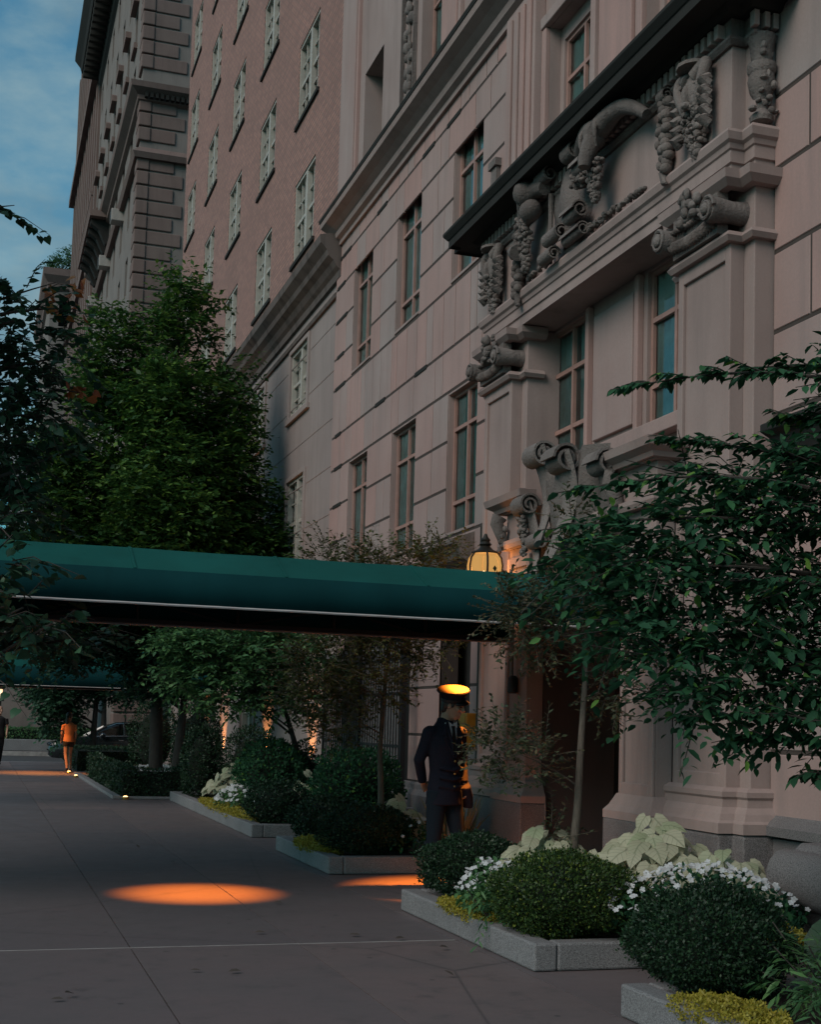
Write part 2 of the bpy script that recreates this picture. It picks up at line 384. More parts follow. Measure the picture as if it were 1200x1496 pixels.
# ------------------------------------------------------------------ ground
XW=5.95                                   # face of the limestone street wall
mb=MB(); mb.add([(-400,-300,-.16),(400,-300,-.16),(400,700,-.16),(-400,700,-.16)],[(0,1,2,3)])
tag(mb.build('road',ASPH),kind='structure')
mb=MB()
xs=[-3.0,-1.25,-.1,1.06,2.22,3.40,4.7,6.02]; ys=[-9.1,-4.5,0.1,4.7,9.3,13.9,18.5,23.1,27.7,32.3,36.9,41.5,46.2]
for i in range(len(xs)-1):
    for j in range(len(ys)-1):
        g=.009
        mb.box(xs[i]+g*.5,xs[i+1]-g*.5,ys[j]+g*.4,ys[j+1]-g*.4,-.12,0)
mb.box(-3.0,6.02,-9.1,46.2,-.155,-.02,1)
tag(mb.build('pavement',[PAVE,GROOVE],bevel=0),kind='structure')
mb=MB(); mb.box(-2.99,3.39,9.292,9.306,-.02,.0025); tag(mb.build('expansion_joint',SEAL),kind='structure')
mb=MB(); mb.box(-3.2,-3.005,-9,46.2,-.158,.004); mb.box(-3.2,6.02,46.205,46.38,-.158,.004); tag(mb.build('kerb',GRANITE,bevel=.02),kind='structure')
# far side of the cross street
mb=MB(); mb.box(-3,30,58.4,300,-.158,0.0); tag(mb.build('far_pavement',PAVE),kind='structure')
mb=MB(); mb.box(-3.2,30,58.2,58.395,-.158,.02); tag(mb.build('far_kerb',SEAL),kind='structure')

# ------------------------------------------------------------------ windows
def casement(parent,x,y0,y1,z0,z1,trans,mull=True,fm=None,curt=None,grid=None,depth=.036):
    """a framed window in plane x; trans = heights of the cross bars; frame > pane, curtain"""
    fm=fm or FRAMEP; f=MB(); w=.042
    f.box(x-depth/2,x+depth/2,y0,y0+w,z0,z1); f.box(x-depth/2,x+depth/2,y1-w,y1,z0,z1)
    f.box(x-depth/2,x+depth/2,y0+w,y1-w,z0,z0+w); f.box(x-depth/2,x+depth/2,y0+w,y1-w,z1-w,z1)
    ym=(y0+y1)/2
    if mull: f.box(x-depth/2-.006,x+depth/2,ym-.022,ym+.022,z0+w,z1-w)
    for z in trans:
        f.box(x-depth/2-.004,x+depth/2-.004,y0+w,(ym-.022) if mull else y1-w,z-.024,z+.024)
        if mull: f.box(x-depth/2-.004,x+depth/2-.004,ym+.022,y1-w,z-.024,z+.024)
    if grid:
        for yy in grid[0]: f.box(x-.014,x+.014,yy-.011,yy+.011,z0+w,z1-w)
        for zz in grid[1]: f.box(x-.012,x+.012,y0+w,y1-w,zz-.011,zz+.011)
    o=f.build('window',fm,parent)
    g=MB(); g.add([(x+.02,y0+.02,z0+.02),(x+.02,y1-.02,z0+.02),(x+.02,y1-.02,z1-.02),(x+.02,y0+.02,z1-.02)],[(0,3,2,1)]); g.build('pane',GLASS,o)
    c=MB(); n=36; V=[]; F=[]; gap=rng.random()*.1+.02
    for i in range(n+1):
        t=i/n; yy=y0+(y1-y0)*t; xx=x+.05+.012*math.sin(t*46+z0)+.008*math.sin(t*17)
        if abs(t-.5)<gap*.5: xx+=.10
        V+=[(xx,yy,z0),(xx,yy,z1)]
    F=[(2*i,2*i+1,2*i+3,2*i+2) for i in range(n)]
    c.add(V,F); c.build('curtain',curt or CURTAIN,o,smooth=True)
    return o
def blocks(mb,y0,y1,zs,holes,wmin=.42,wmax=1.05,x=XW,dp=.03,gy=.028,gz=.036,seed=3):
    r=random.Random(seed)
    for k in range(len(zs)-1):
        a,b=zs[k]+gz/2,zs[k+1]-gz/2; zc=(a+b)/2
        hs=sorted([(h[0],h[1]) for h in holes if h[2]<zc<h[3]]); segs=[]; cur=y0
        for h in hs:
            if h[0]>cur: segs.append((cur,min(h[0],y1)))
            cur=max(cur,h[1])
        if cur<y1: segs.append((cur,y1))
        for s0,s1 in segs:
            p=s0; L=s1-s0
            if L<=.04: continue
            n=max(1,round(L/ r.uniform(wmin,wmax))); cuts=[s0+L*i/n for i in range(n+1)]
            for i in range(1,n): cuts[i]+=r.uniform(-.28,.28)*L/n
            for i in range(n):
                c0=cuts[i]+(gy/2 if i else 0); c1=cuts[i+1]-(gy/2 if i<n-1 else 0)
                mb.cbox(x,x+dp,c0,c1,a,b,.006)

# ------------------------------------------------------------------ limestone building with the ornate entrance
B=thing('limestone_building','rusticated pinkish limestone apartment building with a carved entrance bay and near-black cornice','building',(0,0,0))
ZG0,ZG1,Z20,Z21=4.12,6.12,7.66,9.74
cols=[(15.98,17.14),(18.56,19.78),(21.16,22.36)]; colR=[(6.4,7.5),(3.6,4.7)]
hG=[(a,b,ZG0,ZG1) for a,b in cols]; h2=[(a,b,Z20,Z21) for a,b in cols]
low=[(16.0,17.2,.9,3.2),(18.5,22.3,.35,3.1)]
hR=[(a,b,ZG0,ZG1) for a,b in colR]+[(a,b,Z20,Z21) for a,b in colR]
zs=[.76,1.42,2.08,2.74,3.4,4.1,4.78,5.44,6.13,6.74,7.62,8.2,8.88,9.52,10.04,10.36]
mb=MB(); mb.wall(XW+.009,15.06,23.6,.7,10.4,hG+h2+low,.26); mb.build('wall_backing',GROOVE,B)
mb=MB(); mb.wall(XW+.009,2.0,9.19,.7,10.4,hR,.26); mb.build('wall_backing',GROOVE,B)
mb=MB(); blocks(mb,15.07,23.6,zs,hG+h2+low,seed=5); mb.build('rusticated_wall',LIME,B)
mb=MB(); blocks(mb,2.0,9.18,zs,hR,seed=9); mb.build('rusticated_wall',LIME,B)
# dark bars set over some joints, mostly near the building's corner
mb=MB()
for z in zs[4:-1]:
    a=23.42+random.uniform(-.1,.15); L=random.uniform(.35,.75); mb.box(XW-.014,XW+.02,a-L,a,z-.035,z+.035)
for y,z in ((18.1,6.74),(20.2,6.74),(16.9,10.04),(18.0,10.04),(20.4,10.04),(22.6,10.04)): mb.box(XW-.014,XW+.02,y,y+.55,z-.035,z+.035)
joint_bars=mb.build('dark_joint_bar',DARKST,B,bevel=.01); joint_bars['kind']='stuff'
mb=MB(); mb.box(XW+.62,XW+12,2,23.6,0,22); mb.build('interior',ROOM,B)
# plain architrave jambs round each opening
for a,b,c,d in hG+h2+hR:
    x0,x1=XW+.012,XW+.25
    w=casement(B,XW+.115,a+.012,b-.012,c+.04,d-.03,(c+.46,d-.52),curt=CURTAIN if c<5 else random.choice([CURTAIN,CURT2]))
    mb=MB(); mb.box(x0,x1,a-.0,a+.012,c,d); mb.box(x0,x1,b-.012,b,c,d); mb.box(x0,x1,a+.012,b-.012,d-.03,d); mb.box(x0-.02,x1,a+.012,b-.012,c,c+.04)
    mb.build('stone_reveal',LIME2,w,bevel=.006)
# openings at street level
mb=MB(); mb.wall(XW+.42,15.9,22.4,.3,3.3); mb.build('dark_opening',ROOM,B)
# belt course
prof=[(0,10.30),(.05,10.30),(.05,10.38),(.12,10.42),(.14,10.50),(.10,10.52),(.22,10.60),(.34,10.66),(.36,10.74),(0,10.78)]
path=[(XW,23.6),(XW,2.0)]
mb=MB(); mb.sweep(prof,path); mb.build('belt_course',LIME2,B)
mb=MB(); mb.sweep([(.0,10.785),(.37,10.745),(.385,10.80),(.02,10.86)],path); mb.build('belt_top',DARKST,B)
# smooth storey above the belt
up=[(21.05,22.2,11.0,13.05,.55),(18.0,18.95,10.95,13.2,.25),(15.3,16.5,11.0,13.05,.55),(12.8,13.8,11,13.2,.25),(10.2,11.2,11,13.2,.25),(7,8,11,13.2,.25)]
up2=[(a,b,c+3.4,d+3.4,e) for a,b,c,d,e in up]
mb=MB(); mb.wall(XW+.05,2,23.6,10.8,22,up+up2,.25); mb.build('upper_wall',LIME2,B)
mb=MB()
for a,b in ((22.62,23.6),(17.1,17.75),(14.2,14.9),(9.2,9.9)):
    mb.box(XW-.04,XW+.06,a,b,10.83,22); mb.box(XW-.015,XW+.055,a-.09,a-.0025,10.83,22)
mb.build('pilaster_strip',LIME,B,bevel=.012)
for (a,b,c,d,e) in up+up2: casement(B,XW+e,a,b,c,d,(d-.6,),mull=e<.5,curt=CURT2 if e<.5 else CURTAIN)
mb=MB()
for ya in (19.2,):
    mb.box(XW-.02,XW+.045,ya-.03,ya+.0,10.85,13.6); mb.box(XW-.02,XW+.045,ya+.6,ya+.63,10.85,13.6)
    z=11.0
    while z<13.5:
        yc=ya+.3+random.uniform(-.08,.08)
        for q in range(3): mb.ell((XW+.02,yc+random.uniform(-.13,.13),z+random.uniform(-.08,.08)),(.05,random.uniform(.05,.11),random.uniform(.06,.12)),8,6)
        mb.ell((XW+.03,ya+.3,z),(.04,.03,.2),8,6); z+=.21
mb.build('carved_panel',CARVE,B,smooth=True)
# granite plinth of the plain wall
gp=[(0,0),(.10,0),(.10,.58),(.05,.66),(.05,.735),(0,.76)]
mb=MB(); mb.sweep(gp,[(XW+.02,23.6),(XW+.02,15.07)]); mb.build('granite_plinth',GRANITE2,B,bevel=.01)
# ---- the entrance bay: pilasters
def pil_path(y0,y1,e=0.0):
    return [(XW+.02,y1+.15),(5.78,y1+.15),(5.78,y1),(5.65,y1),(5.65,y0),(5.78,y0),(5.78,y0-.15),(XW+.02,y0-.15)]
for k,(y0,y1) in enumerate(((9.35,10.2),(14.05,14.9))):
    mb=MB(); z0,z1=1.12,5.56
    mb.box(5.78,6.3,y0-.15,y1+.15,.76,6.1)
    fr=.085; ins=.03
    mb.box(5.65+ins,5.782,y0+fr,y1-fr,z0,z1)                                  # sunk panel
    mb.box(5.65,5.783,y0,y0+fr,z0,z1); mb.box(5.65,5.783,y1-fr,y1,z0,z1)
    mb.box(5.65,5.783,y0+fr,y1-fr,z0,z0+.12); mb.box(5.65,5.783,y0+fr,y1-fr,z1-.14,z1)
    p=mb.build('pilaster',LIME2,B,bevel=.008)
    mb=MB(); pp=pil_path(y0,y1)
    mb.sweep([(0,.78),(.15,.78),(.15,.86),(.12,.88),(.10,.93),(.06,.98),(.055,1.04),(.07,1.06),(.07,1.10),(.02,1.13),(0,1.13)],pp); mb.build('base_moulding',LIME2,p)
    mb=MB(); mb.sweep([(0,.0),(.14,.0),(.14,.76),(.12,.779),(0,.779)],pp); mb.build('pilaster_plinth',GRANITE2,p,bevel=.012)
    # scrolled capital
    mb=MB(); mb.sweep([(0,5.54),(.05,5.54),(.075,5.58),(.05,5.62),(.03,5.63),(0,5.63)],pp); mb.sweep([(0,5.98),(.08,5.98),(.13,6.03),(.14,6.10),(0,6.10)],pp); mb.build('capital_moulding',LIME2,p)
    mb=MB(); yc=(y0+y1)/2
    for yy in (y0+.02,y1-.02):
        for q in range(5):
            mb.lathe([(.05,-.22),(.10,-.215),(.108,-.18),(.088,0),(.108,.18),(.10,.215),(.05,.22)],(0,0,0),18,T=Matrix.Translation((5.66,yy,5.80))@Matrix.Rotation(PI/2,4,'Y')) if q==0 else None
        mb.ell((5.42,yy,5.80),(.03,.05,.05),10,8)
        pts=[]
        for i in range(26):
            a=i*.55; rr=.108-.0038*i; pts.append((5.44+(-.003*i*.3),yy+rr*math.cos(a)*(1 if yy>yc else -1),5.80+rr*math.sin(a)))
        mb.tube(pts,.018,6)
    for i in range(15):
        yy=y0+.1+(y1-y0-.2)*i/14; mb.ell((5.545,yy,5.73-.03*math.sin(PI*i/14)),(.065,.0165,.055),8,6); mb.ell((5.535,yy+.024,5.86-.02*math.sin(PI*i/14)),(.045,.017,.022),8,6)
    mb.box(5.56,5.66,y0+.06,y1-.06,5.63,5.98)
    for q in range(26):
        mb.ell((5.50+random.uniform(-.03,.03),yc+random.gauss(0,.09),5.98+random.uniform(-.12,.12)),[random.uniform(.025,.055) for _ in range(3)],8,6)
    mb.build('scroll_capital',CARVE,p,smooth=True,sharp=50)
# ---- recessed bay between the pilasters
bw=[(10.62,11.62,4.5,6.08),(12.95,13.95,4.5,6.08)]
mb=MB(); mb.wall(6.1,10.2,14.06,3.3,6.12,bw,.16); mb.build('bay_wall',LIME2,B)
mb=MB()
mb.box(6.055,6.102,11.86,12.76,4.6,5.95); mb.box(6.03,6.101,11.70,11.78,4.2,6.08); mb.box(6.03,6.101,12.84,12.92,4.2,6.08)
mb.box(5.96,6.103,10.35,14.0,4.36,4.5); mb.build('bay_panel',LIME,B,bevel=.01)
mb=MB(); mb.box(5.79,6.104,14.0501,14.08,4.0,6.1); mb.build('bay_jamb',LIME2,B)
for a,b,c,d in bw: casement(B,6.16,a,b,c,d,(c+.42,d-.5))
# ---- entablature over the bay
ep=[(XW+.02,15.05),(5.78,15.05),(5.78,14.9),(5.65,14.9),(5.65,9.35),(5.78,9.35),(5.78,9.2),(XW+.02,9.2)]
arch=[(-.75,6.12),(0,6.12),(0,6.20),(.02,6.21),(.02,6.31),(.035,6.32),(.045,6.36),(.07,6.38),(.085,6.44),(.07,6.46),(-.75,6.46)]
arch=[(-.3,6.101),(0,6.101),(0,6.20),(.02,6.21),(.02,6.31),(.035,6.32),(.045,6.36),(.07,6.38),(.085,6.44),(.07,6.47),(-.3,6.47)]
mb=MB(); mb.sweep([(max(o,-.02) if o<0 else o,z) for o,z in arch],ep); mb.box(5.67,6.6,9.36,14.89,6.115,6.46); en=mb.build('entablature',LIME2,B)
mb=MB(); mb.sweep([(-.02,6.471),(0,6.471),(0,7.26),(-.02,7.26)],ep); mb.box(5.672,6.6,9.37,14.88,6.462,7.9)
# sunk field of the frieze
mb.box(5.61,5.655,13.78,13.9,6.48,7.2); mb.box(5.61,5.655,10.42,10.5,6.48,7.2)
mb.build('frieze',LIME2,en)
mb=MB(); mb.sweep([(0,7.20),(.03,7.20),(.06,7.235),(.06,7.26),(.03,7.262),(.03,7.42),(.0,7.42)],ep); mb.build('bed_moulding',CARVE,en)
mb=MB()
y=9.42
while y<14.86: mb.box(5.55,5.625,y,y+.062,7.285,7.405); y+=.108
mb.build('dentils',LIME2,en,bevel=.006); mb=MB()
for xx in (5.70,5.80,5.88): mb.box(xx,xx+.05,9.10,9.17,7.275,7.405)
mb.build('dentils',LIME2,en,bevel=.006)
mb=MB(); mb.sweep([(0,7.42),(.10,7.42),(.14,7.45),(.16,7.47),(.36,7.47),(.37,7.44),(.385,7.44),(.385,7.53),(.40,7.54),(.445,7.60),(.445,7.63),(0,7.78)],ep); mb.box(5.7,6.0,9.3,14.9,7.44,7.72); mb.build('cornice',DARKST,en)
# carved console on the return of the frieze
def urn(mb,x,y,z,s,T=None):
    mb.lathe([(.03,0),(.09,.02),(.10,.06),(.05,.12),(.06,.2),(.10,.28),(.115,.36),(.10,.42),(.12,.45),(.12,.5),(.085,.52),(.10,.66),(.115,.70),(.115,.74),(.02,.74)],(x,y,z),14)
mb=MB(); urn(mb,5.84,9.21,6.5,1)
for q in range(30): mb.ell((5.84+random.gauss(0,.05),9.14+random.uniform(-.03,.05),6.55+random.random()*.6),[random.uniform(.015,.04) for _ in range(3)],7,5)
mb.build('carved_urn',CARVE,en,smooth=True)
def spiral(mb,c,rad,half,turns=1.6,axis='Y',flip=1,th=.3,m=0):
    """a rolled scroll: ribbon of width 2*half wound up on itself, its ends facing along the axis"""
    n=int(turns*14); V=[];F=[]
    for i in range(n+1):
        a=2*PI*turns*i/n; r=rad*(1-.62*i/n)
        for rr in (r,r-rad*th*.55):
            x=c[0]+flip*rr*math.cos(a) if axis=='Y' else c[0]
            y=c[1] if axis=='Y' else c[1]+flip*rr*math.cos(a)
            z=c[2]+rr*math.sin(a)
            for h in (-half,half): V.append((x,c[1]+h,z) if axis=='Y' else (c[0]+h,y,z))
    for i in range(n):
        b=4*i; e=b+4
        F+=[(b,b+1,e+1,e),(b+2,e+2,e+3,b+3),(b,e,e+2,b+2),(b+1,b+3,e+3,e+1)]
    F+=[(0,2,3,1),(4*n,4*n+1,4*n+3,4*n+2)]
    mb.add(V,F,m); mb.ell(c,(rad*.28,half*.9,rad*.28) if axis=='Y' else (half*.9,rad*.28,rad*.28),8,6)
def grapes(mb,c,r,n,s,taper=True):
    for q in range(int(n*1.9)):
        t=random.random(); k=(1-.75*t) if taper else 1
        T=Matrix.Translation((c[0]-random.random()*r[0]*k*.8,c[1]+random.uniform(-1,1)*r[1]*k,c[2]-t*r[2]))@Matrix.Rotation(random.random()*6,4,'X')@Matrix.Rotation(random.random()*6,4,'Z'); u=random.uniform(.55,1.15)*s; mb.ell((0,0,0),(u,u*random.uniform(.5,1.3),u*random.uniform(.4,1)),7,5,T=T)
for k,yc in enumerate((9.80,14.48)):
    mb=MB()
    mb.ell((5.60,yc,6.98),(.13,.15,.20),12,8); mb.ell((5.49,yc,6.94),(.06,.035,.11),8,6); mb.ell((5.48,yc,6.86),(.05,.05,.035),8,6)
    for sy in (-1,1):
        mb.ell((5.53,yc+sy*.06,7.03),(.04,.05,.022),8,6); mb.ell((5.52,yc+sy*.085,6.88),(.05,.05,.06),8,6); mb.ell((5.53,yc+sy*.062,6.985),(.022,.026,.018),8,6)
        pts=[(5.58+.02*math.sin(a*2)-.05,yc+sy*(.05+.17*math.sin(a)),7.10+.10*math.sin(a*1.2)-.25*(a/3)**2) for a in [i*.3 for i in range(11)]]
        mb.loft(pts,[.065-.003*i for i in range(11)],None,9)
        for q in range(5):
            mb.loft([(5.56,yc+sy*.22,7.02-.085*q),(5.50,yc+sy*.235,6.99-.085*q),(5.56,yc+sy*.25,6.95-.085*q)],[.05,.05,.04],None,8)
    grapes(mb,(5.60,yc,6.84),(.13,.19,.42),130,.034); grapes(mb,(5.60,yc,7.16),(.12,.2,.3),40,.03,False)
    mb.lathe([(.05,0),(.16,.02),(.16,.05),(.05,.06)],(5.56,yc,7.17),12)
    mb.build('carved_mask',CARVE,en,smooth=True)
for k,(yc,zt) in enumerate(((10.34,7.2),(13.72,7.1))):
    mb=MB()
    for q in range(11):
        zz=zt-.06-q*.062; w=.06+.018*math.sin(q*1.9)
        for h in range(3): mb.ell((5.57+random.uniform(-.02,.03),yc+random.uniform(-.06,.06),zz),(.06,w*.8,.05),8,6)
        if q in (3,7): mb.lathe([(.06,0),(.085,.015),(.06,.03)],(5.59,yc,zz),10)
    mb.loft([(5.57,yc,zt-.7),(5.56,yc-.02,zt-.8),(5.55,yc-.08,zt-.82)],[.05,.03,.012],None,7)
    spiral(mb,(5.56,yc,zt),.075,.06,1.4)
    mb.build('carved_pendant',CARVE,en,smooth=True,sharp=50)
# central shield with scrolls, horns of plenty and ram's head
mb=MB(); V=[];F=[]; n=14; mrows=12
for i in range(mrows+1):
    t=i/mrows; z=7.30-.72*t; hw=.52*(1-.35*t**2)+.06*math.sin(PI*t*2)
    for j in range(n+1):
        u=j/n*2-1; V.append((5.66-.16*(1-u*u)*(0.4+.6*math.sin(PI*(.15+.8*t)))-.04*math.cos(u*PI*2)*(1-t),12.35+u*hw,z))
F=[(i*(n+1)+j,i*(n+1)+j+1,(i+1)*(n+1)+j+1,(i+1)*(n+1)+j) for i in range(mrows) for j in range(n)]
mb.add(V,F); 
for c,r,h,fl in (((5.44,12.05,7.36),.11,.11,1),((5.42,11.75,7.10),.11,.11,-1),((5.47,12.78,7.40),.10,.14,1),((5.49,12.55,6.68),.095,.18,1),((5.48,12.05,6.74),.10,.16,-1),((5.50,12.72,6.52),.085,.15,1),((5.52,12.12,6.55),.08,.22,-1)):
    spiral(mb,c,r,h,1.7,'Y',fl)
for (a,b,ra,rb) in (((5.5,12.0,7.30),(5.40,11.35,7.30),.07,.10),((5.42,11.35,7.32),(5.50,10.55,7.12),.11,.05),((5.48,12.8,7.3),(5.42,13.2,7.28),.08,.11),((5.42,13.2,7.28),(5.50,13.45,6.98),.10,.05)):
    limb(mb,a,b,ra,rb,.15,10,8,.02)
mb.ell((5.40,11.42,7.28),(.12,.12,.15),12,8); mb.loft([(5.38,11.42,7.24),(5.30,11.42,7.02),(5.29,11.42,6.94)],[.10,.075,.06],None,10)
for sy in (-1,1):
    pts=[(5.42-.10*math.sin(a),11.42+sy*(.08+.08*math.sin(a)),7.30+.09*math.sin(a*1.7)-.05*a) for a in [i*.3 for i in range(9)]]; mb.loft(pts,[.045-.004*i for i in range(9)],None,8)
grapes(mb,(5.50,11.75,7.18),(.12,.22,.25),60,.04,False); grapes(mb,(5.44,11.45,7.0),(.10,.17,.36),70,.034)
grapes(mb,(5.52,13.35,7.18),(.14,.16,.62),110,.036); mb.ell((5.40,13.15,7.36),(.14,.15,.15),12,8); mb.ell((5.45,13.12,7.16),(.12,.16,.12),12,8)
mb.loft([(5.44,13.45,6.8),(5.5,13.75,6.92),(5.56,13.9,6.9)],[.09,.06,.02],None,10)
limb(mb,(5.56,12.82,7.25),(5.58,12.85,6.5),.03,.02,0,7,8,.03)
for q in range(190):
    yy=random.uniform(10.7,13.5); 
    if 11.95<yy<12.9: continue
    mb.ell((5.56+random.uniform(0,.05),yy,6.52+random.random()*.09*(1-abs(yy-12.3)/1.6)),[random.uniform(.014,.04) for _ in range(3)],7,5)
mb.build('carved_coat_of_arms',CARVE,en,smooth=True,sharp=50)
# ---- storey over the cornice, between two strips
bw2=[(10.45,11.4,8.0,9.55),(12.8,13.8,8.0,9.55)]
mb=MB(); mb.wall(5.98,9.19,15.06,7.6,10.4,[(10.35,11.5,7.7,9.72),(12.7,13.9,7.7,9.72)],.14); mb.wall(6.12,10.3,14.0,7.6,9.8,bw2,.1); mb.build('bay_wall',LIME2,B)
mb=MB()
for a,b in ((14.05,14.95),(9.3,10.2)):
    mb.box(5.84,5.982,a,b,7.7,10.3)
    for q in range(4): mb.box(5.805,5.842,a+.06+q*.2,a+.18+q*.2,7.75,10.2)
mb.box(5.93,5.983,11.75,12.5,7.75,9.6)
for a,b in ((10.35,11.5),(12.7,13.9)):
    mb.box(5.92,5.984,a-.12,a-.004,7.7,9.72); mb.box(5.92,5.984,b+.004,b+.12,7.7,9.72); mb.box(5.90,5.985,a-.12,b+.12,9.725,9.86)
mb.build('window_surround',LIME,B,bevel=.012)
for a,b,c,d in bw2: casement(B,6.17,a,b,c,d,(d-.5,),curt=CURT2)
mb=MB(); mb.box(5.86,5.96,15.3,15.55,8.62,8.72); mb.box(5.89,5.96,15.33,15.52,8.35,8.62); spiral(mb,(5.88,15.42,8.30),.06,.08); grapes(mb,(5.92,15.42,8.3),(.05,.07,.25),14,.03); mb.build('small_console',CARVE,B,bevel=.006)
# ---- doorcase
dj=[(10.22,10.85),(13.0,13.62)]
for y0,y1 in dj:
    mb=MB(); fr=.07
    mb.box(5.5,5.66,y0,y1,.76,3.5); mb.box(5.47,5.502,y0,y0+fr,.98,3.4); mb.box(5.47,5.502,y1-fr,y1,.98,3.4); mb.box(5.47,5.502,y0+fr,y1-fr,.98,1.1); mb.box(5.47,5.502,y0+fr,y1-fr,3.28,3.4)
    p=mb.build('doorcase_jamb',LIME2,B,bevel=.008)
    yb=min(y1,10.85) if y0<11 else y0; pth=[(5.66,y1),(5.5,y1),(5.5,y0),(5.66,y0)]
    mb=MB(); mb.sweep([(0,.78),(.12,.78),(.12,.85),(.08,.90),(.05,.96),(.03,1.0),(0,1.0)],pth); mb.build('base_moulding',LIME2,p)
    mb=MB(); mb.sweep([(0,0),(.12,0),(.12,.779),(0,.779)],pth); mb.build('granite_block',GRANITE2,p,bevel=.012)
mb=MB(); mb.box(5.67,6.56,10.6,10.848,0,3.45); mb.box(5.67,6.56,13.002,13.3,0,3.45); mb.box(5.52,6.56,10.852,12.998,3.1,3.49); p=mb.build('doorway_reveal',stone('shaded_portal_stone',(.11,.09,.085),(.09,.07,.066)),B)  # portal stone darkened, the deep doorway's dimness put into its colour
mb=MB(); mb.box(6.5,6.56,10.85,13.0,0,3.1); 
for y in (10.9,11.45,12.0,12.55): mb.box(6.45,6.499,y,y+.05,.1,2.6); 
mb.build('entrance_door',simple('near_black_bronze',(.014,.011,.010),.5,.2),B)  # door bronze also taken near black for the doorway's shade
dp=[(5.66,13.66),(5.46,13.66),(5.46,10.18),(5.66,10.18)]
mb=MB(); mb.sweep([(0,3.5),(.05,3.5),(.07,3.54),(.07,3.58),(.02,3.6),(0,3.6)],dp); mb.box(5.47,6.12,10.2,13.64,3.502,3.9); mb.build('doorcase_lintel',LIME2,B)
cp1=[(5.66,13.72),(5.4,13.72),(5.4,12.95),(5.46,12.95)]; cp2=[(5.46,10.95),(5.4,10.95),(5.4,10.12),(5.66,10.12)]
for c in (cp1,cp2):
    mb=MB(); mb.sweep([(-.05,3.9),(.03,3.9),(.05,3.94),(.12,3.98),(.14,4.05),(-.05,4.09)],c); a,b=min(q[1] for q in c),max(q[1] for q in c); mb.box(5.41,6.1,a+.02,b-.02,3.89,4.06)
    p=mb.build('doorcase_cornice',LIME2,B); mb=MB(); yc=(a+b)/2
    mb.loft([(5.36,b-.12,3.86),(5.33,b-.12,3.78),(5.40,b-.12,3.62),(5.44,b-.12,3.5)],[.09,.08,.06,.04],[.05,.055,.06,.04],10); 
    for q in range(12): mb.ell((5.35+random.random()*.06,b-.12+random.gauss(0,.03),3.45+random.random()*.35),[random.uniform(.02,.04)]*3,7,5)
    mb.build('console',CARVE,p,smooth=True)
# cartouche over the door: three rolled scrolls and a bulging shield
mb=MB(); V=[];F=[]; n=12; mr=12
for i in range(mr+1):
    t=i/mr; z=4.22-1.0*t; hw=.62*(1-.45*t**1.5)
    for j in range(n+1):
        u=j/n*2-1; V.append((5.42-.20*math.cos(u*PI/2)**.8*(.5+.5*math.sin(PI*(.1+.8*t)))-.06*math.cos(u*3*PI)*(1-t),11.75+u*hw,z))
F=[(i*(n+1)+j,i*(n+1)+j+1,(i+1)*(n+1)+j+1,(i+1)*(n+1)+j) for i in range(mr) for j in range(n)]
mb.add(V,F)
for c,r,h,fl in (((5.22,12.22,4.27),.15,.15,1),((5.17,11.55,4.10),.16,.16,-1),((5.32,12.80,3.86),.13,.15,1),((5.32,10.98,3.98),.14,.15,-1),((5.34,12.5,3.45),.10,.12,1)):
    spiral(mb,c,r,h,1.7,'Y',fl)
for (y,z0,x0,w) in ((12.22,4.36,5.22,.17),(11.55,4.18,5.17,.20),(12.80,3.95,5.32,.13),(10.98,4.05,5.32,.14)):
    P=[]
    for i in range(9):
        t=i/8; P.append((x0-.02+.16*math.sin(PI*t)*(1-.2*t)-.05*t,y+(11.8-y)*.45*t*t,z0-1.0*t))
    mb.loft(P,[.045-.015*i/8 for i in range(9)],[w*(1.05-.6*(i/8)**1.3) for i in range(9)],12,up=(1,0,0))
grapes(mb,(5.36,12.85,3.75),(.1,.1,.4),40,.035)
mb.build('door_cartouche',CARVE,B,smooth=True,sharp=50)
# ---- hoods over the lower openings and the scrolled granite block
for a,b in ((15.95,17.5),(7.4,8.9)):
    mb=MB(); mb.prism([(XW+.01,4.06),(XW-.30,3.94),(XW-.30,3.88),(XW-.22,3.84),(XW-.16,3.70),(XW-.02,3.62),(XW+.01,3.60)],1,a,b); mb.build('window_hood',DARKST if a<10 else CARVE,B,bevel=.01)
mb=MB(); P=[(XW,.10),(XW-.46,.10),(XW-.46,.2),(XW-.38,.24)]
for i in range(9): a=-PI*.5+PI*1.15*i/8; P.append((XW-.44-.17*math.cos(a)*.9,.55+.20*math.sin(a)))
P+=[(XW-.30,.79),(XW,.79)]
mb.prism([(x,z) for x,z in P],1,4.0,8.33); mb.build('scrolled_granite_block',GRANITE2,B,smooth=True,sharp=35,bevel=.015)
mb=MB(); mb.sweep([(0,0),(.05,0),(.05,.755),(0,.755)],[(XW,9.2),(XW,2.0)]); mb.sweep([(0,.78),(.12,.78),(.12,.85),(.04,.9),(0,.93)],[(XW,9.2),(XW,2.0)]); mb.build('granite_plinth',GRANITE2,B)
mb=MB(); mb.tube([(5.80,15.22,0.1),(5.80,15.22,4.0)],.05,10); mb.tube([(5.86,15.33,.1),(5.86,15.33,4.0)],.03,8); mb.build('downpipe',BRONZE,B)

